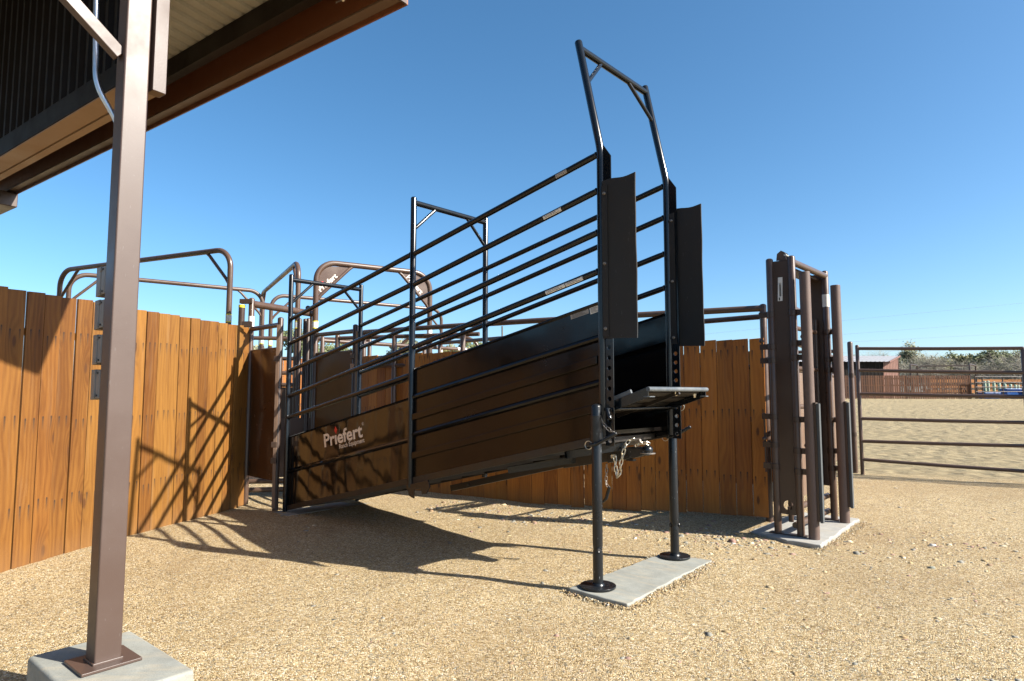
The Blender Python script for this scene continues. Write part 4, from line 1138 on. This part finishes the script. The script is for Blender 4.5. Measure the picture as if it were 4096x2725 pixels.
b.span(-0.112, -0.102, -0.0085, -0.0080, 1.995, 2.02)
b.build('sticker_text', M['ink_hole_shade'], st)
MB().tube([(0, 0.92, 2.02), (0, 0.92, 2.14)], 0.0316, 16, caps=False).build('white_sticker', M['sticker'], tw_)
for u, v, zs_ in ((0.0, 0.0, (1.88, 1.62, 1.50)), (-0.185, 0.0, (1.88, 1.60, 1.48)), (0.0, 0.92, (1.78, 1.52, 1.42)), (0.0, 0.0, (0.98, 0.72, 0.55)), (-0.185, 0.0, (1.0, 0.76, 0.58)), (0.0, 0.92, (0.95, 0.66, 0.50))):
    s = 1 if u > -0.1 else -1
    for z in zs_:
        MB().tube([(u, v, z - 0.026), (u, v, z + 0.026)], 0.037, 16).build('hinge_collar', BD, tw_, bevel=0.003)
        MB().span(u + s * 0.030, u + s * 0.105, v - 0.012, v + 0.012, z - 0.024, z + 0.024).build('hinge_tab', BD, tw_, bevel=0.003)
    MB().tube([(u + s * 0.085, v, zs_[2] - 0.055), (u + s * 0.085, v, zs_[0] + 0.03)], 0.0085, 10).build('hinge_rod', BD, tw_)
    MB().ball((u + s * 0.080, v - 0.03, zs_[1] + 0.05), 0.020, 1.0, 12).build('latch_knob', BD, tw_)
# the rolled gate leaf inside the tower
for z in (1.78, 1.42, 1.08):
    MB().tube([(-0.092, 0.05, z), (-0.092, 0.88, z)], 0.021, 12).build('leaf_rail', M['brown'], tw_)
MB().span(-0.097, -0.091, 0.05, 0.88, 0.30, 1.02).build('leaf_sheet', M['barn_trim'], tw_)
for v in (0.05, 0.88): MB().tube([(-0.092, v, 0.12), (-0.092, v, 1.90)], 0.021, 12).build('leaf_upright', BD, tw_)
for z in (0.10, 0.24): MB().tube([(-0.05, 0.02, z), (-0.05, 0.92, z)], 0.026, 12).build('sill_pipe', M['brown'], tw_)
MB().tube([(-0.185, 0, 0.022), (-0.185, 0, 0.034)], 0.045, 16).build('foot', BD, tw_)
MB().span(-0.25, 0.05, -0.035, 0.035, 0.022, 0.030).build('foot_plate', BD, tw_)
MB().span(-0.25, 0.05, 0.885, 0.955, 0.022, 0.030).build('foot_plate', BD, tw_)
pad = ragged([(0.215, -0.20), (0.150, 1.17), (-0.42, 1.15), (-0.40, -0.05), (-0.05, -0.21)], -0.08, 0.100, 0.012).build('concrete_pad', M['concrete_light'], None, bevel=0.012)
pad.location = TW; pad.rotation_euler = (0, 0, T_RZ)
tag(pad, 'pale concrete pad under the sliding gate tower', 'concrete pad')
def bollard():
    t = thing('pipe_bollard', '', 'bollard', (0, 0, 0), T_RZ, 'pipe bollards in front of the gate tower')
    p = MB().tube([(0, 0, 0), (0, 0, 2.20)], 0.0430, 24).build('pipe', M['brown'], t, bevel=0.004)
    p.data.materials[0] = paint('matt_brown_bollard', (0.098, 0.062, 0.049), 0.55, 0.25, (0.24, 0.17, 0.13), 0.2)
    MB().span(0.040, 0.056, -0.026, 0.026, 0.155, 1.112).build('flat_bar', M['brown_dark'], t)
    MB().span(0.056, 0.080, -0.020, 0.020, 0.145, 1.102).build('rubber_strip', M['rubber_grey'], t, bevel=0.003)
    return t
b0 = bollard()
b0.location = (2.452, 5.328, 0.012); b0['label'] = 'round brown pipe bollard with a rubber strip, nearer of the two by the gate tower'
b1 = copy_tree(b0); b1.location = (3.045, 5.996, 0.012); b1['label'] = 'round brown pipe bollard with a rubber strip at the far corner of the gate pad'

# hinged gate behind the tower, bars running away
t = thing('alley_gate', 'brown pipe gate with sheeted lower half behind the gate tower', 'gate', (2.72, 6.35, 0))
e = Vector((2.1, 3.2, 0))
for z in (2.10, 1.72, 1.45): MB().tube([pz_ * z, e + pz_ * z], 0.024, 14).build('gate_rail', M['brown'], t)
frame_posts(t, [(0, 0), (e.x, e.y)], 2.14, 0.026, name='gate_upright')
MB().prism([(0.02, 0.04, 0.25), (e.x, e.y, 0.25), (e.x, e.y, 1.42), (0.02, 0.04, 1.42)], (0.004, 0, 0)).build('sheet', M['barn_trim'], t)

# ------------------------------------------------------------------ corral gate on the right
def corral_gate(label, a, b, zl, zr, post_z=(1.93, 1.86), group=None):
    a3 = Vector((a[0], a[1], 0)); L = Vector((b[0] - a[0], b[1] - a[1], 0))
    t = thing('corral_gate', label, 'corral gate', a3, 0, group)
    MB().tube([(0, 0, 0.0), (0, 0, post_z[0])], 0.026, 16, dome=True).build('gate_upright', M['brown'], t)
    MB().tube([L + pz_ * (zr[-1] - 0.1), L + pz_ * post_z[1]], 0.026, 16, dome=True).build('gate_upright', M['brown'], t)
    for z0, z1 in zip(zl, zr):
        MB().tube([pz_ * z0, L * 0.5 + pz_ * ((z0 + z1) / 2 - 0.004), L + pz_ * z1], 0.0245, 14).build('gate_rail', M['brown'], t)
    return t
corral_gate('brown six rail corral gate hinged on the post at the arena edge', (5.175, 9.62), (6.83, 8.58), (1.865, 1.540, 1.190, 0.822, 0.490, 0.222), (1.797, 1.471, 1.153, 0.810, 0.502, 0.168), (1.905, 1.80))
corral_gate('brown corral panel continuing the gate line at the right edge', (6.90, 8.53), (9.02, 7.20), (1.81, 1.48, 1.15, 0.80, 0.48, 0.135), (1.80, 1.47, 1.14, 0.79, 0.47, 0.13), (1.80, 1.80))
t = thing('gate_post', 'round brown hinge post at the left end of the six rail corral gate', 'post', (5.165, 9.80, 0))
MB().tube([(0, 0, 0), (0, 0, 1.965)], 0.038, 18, dome=True).build('pipe', M['brown'], t)
MB().tube([(0, 0, 1.44), (0, 0, 1.50)], 0.042, 18).build('hinge_collar', M['brown_dark'], t)
MB().tube([(0, 0, 0.55), (0, 0, 0.61)], 0.042, 18).build('hinge_collar', M['brown_dark'], t)
t = thing('pipe_fence', 'brown pipe fence running from the hinge post behind the gate tower', 'fence', (4.98, 9.85, 0))
e = Vector((-1.9, 0.85, 0))
for z in (1.84, 1.52, 1.18, 0.82, 0.48, 0.20): MB().tube([pz_ * z, e + pz_ * z], 0.027, 12).build('pipe_rail', M['brown'], t)
frame_posts(t, [(0, 0), (e.x, e.y)], 1.90, 0.03)

# ------------------------------------------------------------------ far side of the arena
Z0 = 0.78
ff = thing('wooden_fence', 'long brown slat fence across the far side of the arena', 'fence', (22.5, 48, Z0))
m = board_fence('x', [(22.5, 48.3), (34.08, 47.9)], lambda s: Z0 + 1.73, lambda s: Z0 - 0.02, 0.172, 0.045, None, None, 0.01, 0.002)
m.build('board_panel', M['wood_far'], ff, smooth=0, off=(22.5, 48, Z0))
for z in (0.45, 1.0, 1.5):
    MB().bar((0, 0.36, z), (11.58, -0.04, z), 0.05, 0.09).build('backing_rail', M['wood_rail'], ff)
for k in range(6):
    MB().tube([(k * 2.31, 0.40 - k * 0.08, -0.1), (k * 2.31, 0.40 - k * 0.08, 1.7)], 0.05, 10).build('fence_post', M['brown_dark'], ff)
shed = thing('shed', 'low brown metal shed with a pale grey roof beyond the arena', 'shed', (32.3, 56.0, Z0))
# long wall runs left, gable wall runs away right
gx, gy = 2.55, 2.0
corrugated(lambda t, o: ((-t, -0.0 - o, 0.0), (-t, -0.0 - o, 3.15)), 9.0, 0.32, 0.010).build('front_wall', M['siding'], shed, smooth=0)  # near-black colour stands in for shade; the lit gable stays brown
corrugated(lambda t, o: (Vector((gx, gy, 0)) * (t / math.hypot(gx, gy)) + Vector((0.9, -0.5, 0)) * o, Vector((gx, gy, 0)) * (t / math.hypot(gx, gy)) + Vector((0.9, -0.5, 0)) * o + pz_ * (3.15 + 0.55 * t / math.hypot(gx, gy))), math.hypot(gx, gy), 0.32, 0.04).build('gable_wall', M['shed_wall'], shed, smooth=0)
corrugated(lambda t, o: (Vector((0.35 - t, -0.35, 3.13 + o)), Vector((gx + 0.35 - t, gy + 0.3, 3.78 + o))), 9.7, 0.38, 0.022).build('roof', M['roof_far'], shed, smooth=0)
MB().prism([(0.36, -0.36, 3.04), (gx + 0.36, gy + 0.3, 3.69), (gx + 0.36, gy + 0.3, 3.83), (0.36, -0.36, 3.18)], (0.05, -0.03, 0)).build('roof_trim', M['shed_wall'], shed)
MB().span(gx - 9.2, gx, gy - 0.05, gy, 0, 3.65).build('back_wall', M['siding'], shed)

def pipe_frame(label, x, y, w, dpt, h):
    t = thing('pipe_gantry', label, 'pipe frame', (x, y, Z0))
    for xx in (0, w):
        MB().tube(fillet([(xx, 0, 0), (xx, 0, h), (xx + 0.9, dpt, h - 0.08), (xx + 0.9, dpt, 0)], 0.12, 5), 0.06, 10).build('side_frame', M['brown_dark'], t)
    MB().tube([(0.9, dpt, h - 0.3), (1.25, dpt, h - 0.10), (w, 0, h - 0.10)], 0.05, 10).build('top_rail', M['brown_dark'], t)
pipe_frame('dark pipe chute frame standing behind the far arena fence', 30.6, 49.4, 4.55, 0.6, 2.62)
pp = thing('pipe_fence', 'dark pipe rail pen right of the far arena fence', 'panel', (34.2, 47.6, Z0))
for z in (1.62, 1.20, 0.86, 0.52, 0.25): MB().tube([(0, 0, z), (5.4, -0.2, z)], 0.038, 8).build('pipe_rail', M['brown_dark'], pp)
for x in (0, 0.55, 2.05, 3.5, 5.4): MB().tube([(x, 0, 0), (x, 0, 1.65)], 0.045, 8).build('pipe_post', M['brown_dark'], pp)
orf = thing('board_fence', 'orange horizontal board fence beyond the pale green posts', 'fence', (35.6, 53.5, Z0))
for z in (0.55, 0.98, 1.42): MB().box((3.2, 0, z), (4.2, 0.03, 0.13)).build('rail_board', M['orange_rail'], orf)
for x in (0.0, 2.1, 4.2, 6.3): MB().box((x, 0.06, 0.8), (0.06, 0.05, 0.8)).build('fence_post', M['wood_rail'], orf)
gp = None
for k, (px, zt2) in enumerate(((2264, 1.30), (2272, 1.32), (2285, 1.26), (2297, 1.18), (2310, 1.10), (2323, 1.06), (2334, 1.02), (2341, 0.98))):
    x = (px - 1178.5) / 1480 * 49.5
    if gp is None:
        gp = thing('green_post', '', 'post', (x, 49.5, Z0), 0, 'pale green posts beyond the arena')
        MB().tube([(0, 0, 0), (0, 0, 1.30)], 0.10, 12, dome=True).build('post_body', M['green'], gp)
        MB().tube([(0, -0.1, 0.86), (0, 0.1, 0.86)], 0.055, 8).build('rail_cup', M['green'], gp)
        o = gp
    else:
        o = copy_tree(gp); o.location = (x, 49.5, Z0)
    o.scale = (1, 1, zt2 / 1.30)
    o['label'] = ('leftmost pale green post beyond the arena', 'second pale green post from the left beyond the arena', 'third pale green post from the left beyond the arena', 'fourth pale green post from the left beyond the arena',
                  'fifth pale green post from the left beyond the arena', 'sixth pale green post from the left beyond the arena', 'second pale green post from the right beyond the arena', 'rightmost pale green post beyond the arena')[k]
for k, (x, y, w, lab) in enumerate(((36.0, 48.7, 0.55, 'small blue trough left of the blue troughs beyond the arena'), (38.0, 48.9, 0.75, 'tall blue trough in the middle beyond the arena'), (38.75, 47.9, 0.85, 'wide blue trough nearest the right edge beyond the arena'))):
    t = thing('water_trough', lab, 'trough', (x, y, Z0), 0, 'blue troughs beyond the arena')
    h = (0.42, 0.72, 0.48)[k]
    b = MB(); b.prism([(-w, -0.35, 0), (w, -0.35, 0), (w * 1.08, -0.40, h), (-w * 1.08, -0.40, h)], (0, 0.75, 0)); b.build('tub', M['blue'], t, bevel=0.05)
    MB().tube(fillet([(-w * 1.1, -0.42, h), (w * 1.1, -0.42, h), (w * 1.1, 0.37, h), (-w * 1.1, 0.37, h), (-w * 1.1, -0.40, h)], 0.1, 4), 0.04, 8).build('rim', M['blue'], t)

# ------------------------------------------------------------------ trees
def tree(label, x, y, h, cr, mat, n=1500, leaf=0.16, bare=False, squash=0.8, base=0.25, name='tree', group='trees beyond the arena', trunk=0.16):
    z0 = zt(x, y) if y < 48 else Z0
    t = thing(name, label, 'tree', (x, y, z0), 0, group)
    tb = MB(); tips = []
    nl = random.randint(5, 7)
    tb.tube([(0, 0, -0.2), (random.uniform(-.1, .1) * h * .3, 0, h * base * 0.6), (random.uniform(-.15, .15), random.uniform(-.15, .15), h * (base + 0.12))], [trunk, trunk * 0.8, trunk * 0.6], 8)
    for k in range(nl + 3):
        a = 2 * math.pi * k / nl + random.uniform(-.4, .4); el = random.uniform(0.35, 1.25)
        ln = h * random.uniform(0.35, 0.60)
        p = Vector((0, 0, h * random.uniform(base * 0.5, base + 0.1)))
        d = Vector((math.cos(a) * math.cos(el), math.sin(a) * math.cos(el), math.sin(el)))
        q = p + d * ln * 0.5 + pz_ * 0.05 * h; e = p + d * ln + Vector((0, 0, random.uniform(0, .1) * h))
        tb.tube([p, q, e], [trunk * 0.45, trunk * 0.28, trunk * 0.08], 6)
        tips += [q, e, (q + e) / 2]
    tb.build('trunk', M['bark'] if not bare else M['twig'], t)
    cb = MB()
    # clumps of leaves through the crown
    cl = []
    for k in range(26):
        while True:
            v = Vector((random.uniform(-1, 1), random.uniform(-1, 1), random.uniform(-1, 1)))
            if 0.25 < v.length < 1: break
        cl.append((Vector((v.x * cr, v.y * cr, h - cr * squash * 0.95 + v.z * cr * squash)), random.uniform(0.20, 0.42) * cr, random.uniform(0.0, 1.0)))
    if not bare: n = int(n * 2.6); leaf *= 1.05
    for k in range(n):
        c, r, tone = cl[random.randrange(len(cl))]
        v = Vector((random.gauss(0, .5), random.gauss(0, .5), random.gauss(0, .45))) * r
        if v.length > 1.3 * r: v *= 1.3 * r / v.length
        p = c + v
        if p.z < 0.1: p.z = random.uniform(0.1, 0.5)
        d = Vector((random.gauss(0, 1), random.gauss(0, 1), random.gauss(0, 1))).normalized()
        w = d.orthogonal().normalized()
        rv = min(1, max(0, tone * 0.6 + random.uniform(0, .4)))
        if bare:
            d = (v.normalized() * 0.8 + d * 0.7 + Vector((0, 0, 0.3))).normalized(); L = random.uniform(0.4, 1.1); w = d.orthogonal().normalized() * 0.014
            cb.add([p - w, p + w, p + d * L], [(0, 1, 2)], rv)
        else:
            s = leaf * random.uniform(0.6, 1.3)
            cb.add([p - w * s * 0.5, p + d * s * 0.7, p + w * s * 0.5, p - d * s * 0.7], [(0, 1, 2, 3)], rv)
    cb.build('crown', mat, t, smooth=0)
    return t
def at(px, Y): return (px - 1178.5) / 1480 * Y
tree('tall airy grey green tree rising above the gate behind the shed end', at(2102, 64), 64, 5.35, 1.75, M['leaf_grey'], 2600, 0.12, squash=1.15)
tree('bare grey brush between the shed and the tall airy tree foot', at(2090, 60), 60, 3.4, 1.6, M['twig'], 2400, bare=True, base=0.1, trunk=0.08)
tree('bare grey brush low behind the left end of the pipe chute frame', at(2128, 61), 61, 3.5, 1.7, M['twig'], 2400, bare=True, base=0.1, trunk=0.08)
tree('bare grey brush under the small round dark tree', at(2172, 60), 60, 3.6, 1.9, M['twig'], 2600, bare=True, base=0.1, trunk=0.08)
tree('bare grey brush behind the right end of the pipe chute frame', at(2222, 60), 60, 3.0, 1.8, M['twig'], 2400, bare=True, base=0.1, trunk=0.08)
tree('olive bush filling the gap right of the tall airy tree', at(2150, 66), 66, 4.0, 1.7, M['leaf_olive'], 1500, 0.16)
tree('small round dark green tree between the airy tree and the olive one', at(2193, 68), 68, 4.6, 1.2, M['leaf_dark'], 1500, 0.15)
tree('yellowish olive tree left of the broad dark tree', at(2236, 66), 66, 4.2, 1.45, M['leaf_olive'], 1600, 0.15)
tree('broad dark green tree, largest on the right beyond the arena', at(2280, 62), 62, 4.35, 1.75, M['leaf_dark'], 2600, 0.16)
tree('mid green tree behind the bare tree at the right edge', at(2325, 66), 66, 4.7, 1.9, M['leaf_dark'], 2200, 0.16)
tree('bare pale tree with spreading branches at the right edge', at(2340, 55), 55, 3.9, 1.9, M['twig'], 3200, bare=True, base=0.15, trunk=0.10)
tree('bare grey brush in front of the broad dark tree', at(2290, 57), 57, 2.7, 1.9, M['twig'], 2400, bare=True, base=0.1, trunk=0.07)
tree('green grey bush just left of the tall airy tree above the shed roof', at(2052, 70), 70, 4.6, 1.5, M['leaf_grey'], 1400, 0.16)
tree('thin bare tree behind the middle of the shed roof', at(2010, 70), 70, 4.9, 1.7, M['twig'], 1500, bare=True)
tree('olive bush above the left part of the shed roof', at(1970, 72), 72, 4.3, 1.8, M['leaf_olive'], 1300, 0.17)
tree('grey green bush behind the hinge post of the corral gate', at(1925, 72), 72, 4.2, 1.7, M['leaf_grey'], 1200, 0.17)
tree('dark bush showing over the darker fence left of the chute wall top', at(1085, 58), 58, 4.9, 1.7, M['leaf_dark'], 1500, 0.16)
tree('olive bush low over the darker fence beside the middle chute post', at(1040, 60), 60, 4.6, 1.5, M['leaf_olive'], 1300, 0.16)
tree('grey green bush seen through the bars of the plated bow', at(930, 58), 58, 5.0, 1.5, M['leaf_grey'], 1300, 0.16)
tree('dark tree seen between the header frame and the chute low post', at(690, 56), 56, 6.0, 1.4, M['leaf_dark'], 1500, 0.16)
tree('grey bush showing left of the chute low post over the sheeted gate', at(590, 58), 58, 4.6, 1.3, M['leaf_grey'], 1000, 0.16)
tree('dark bush between the plated bow legs', at(770, 60), 60, 5.0, 1.6, M['leaf_dark'], 1200, 0.16)
tree('low grey green bush between the small round tree and the olive tree', at(2215, 70), 70, 3.9, 2.0, M['leaf_grey'], 1300, 0.17)
tree('low dark bush between the olive tree and the broad dark tree', at(2255, 70), 70, 3.6, 1.9, M['leaf_dark'], 1300, 0.17)
tree('olive tree beyond the right border of the arena', at(2440, 62), 62, 5.0, 2.0, M['leaf_olive'], 1500, 0.17)

# overhead wires
w = thing('power_line', 'thin overhead power wires crossing the sky beyond the arena', 'power line', (30, 130, Z0))
for z0, z1 in ((10.3, 14.2), (8.6, 11.6), (8.1, 10.2), (6.8, 8.2)):
    pts = [(-32 + 110 * k / 12, 0, z0 + (z1 - z0) * ((-32 + 110 * k / 12) + 12) / 40 - 0.0) for k in range(13)]
    MB().tube(pts, 0.013, 5).build('wire', M['wire'], w)
for x in (-32, 78):
    MB().tube([(x, 0.3, 0), (x, 0.3, 14 if x < 0 else 22)], 0.15, 8).build('pole', M['bark'], w)
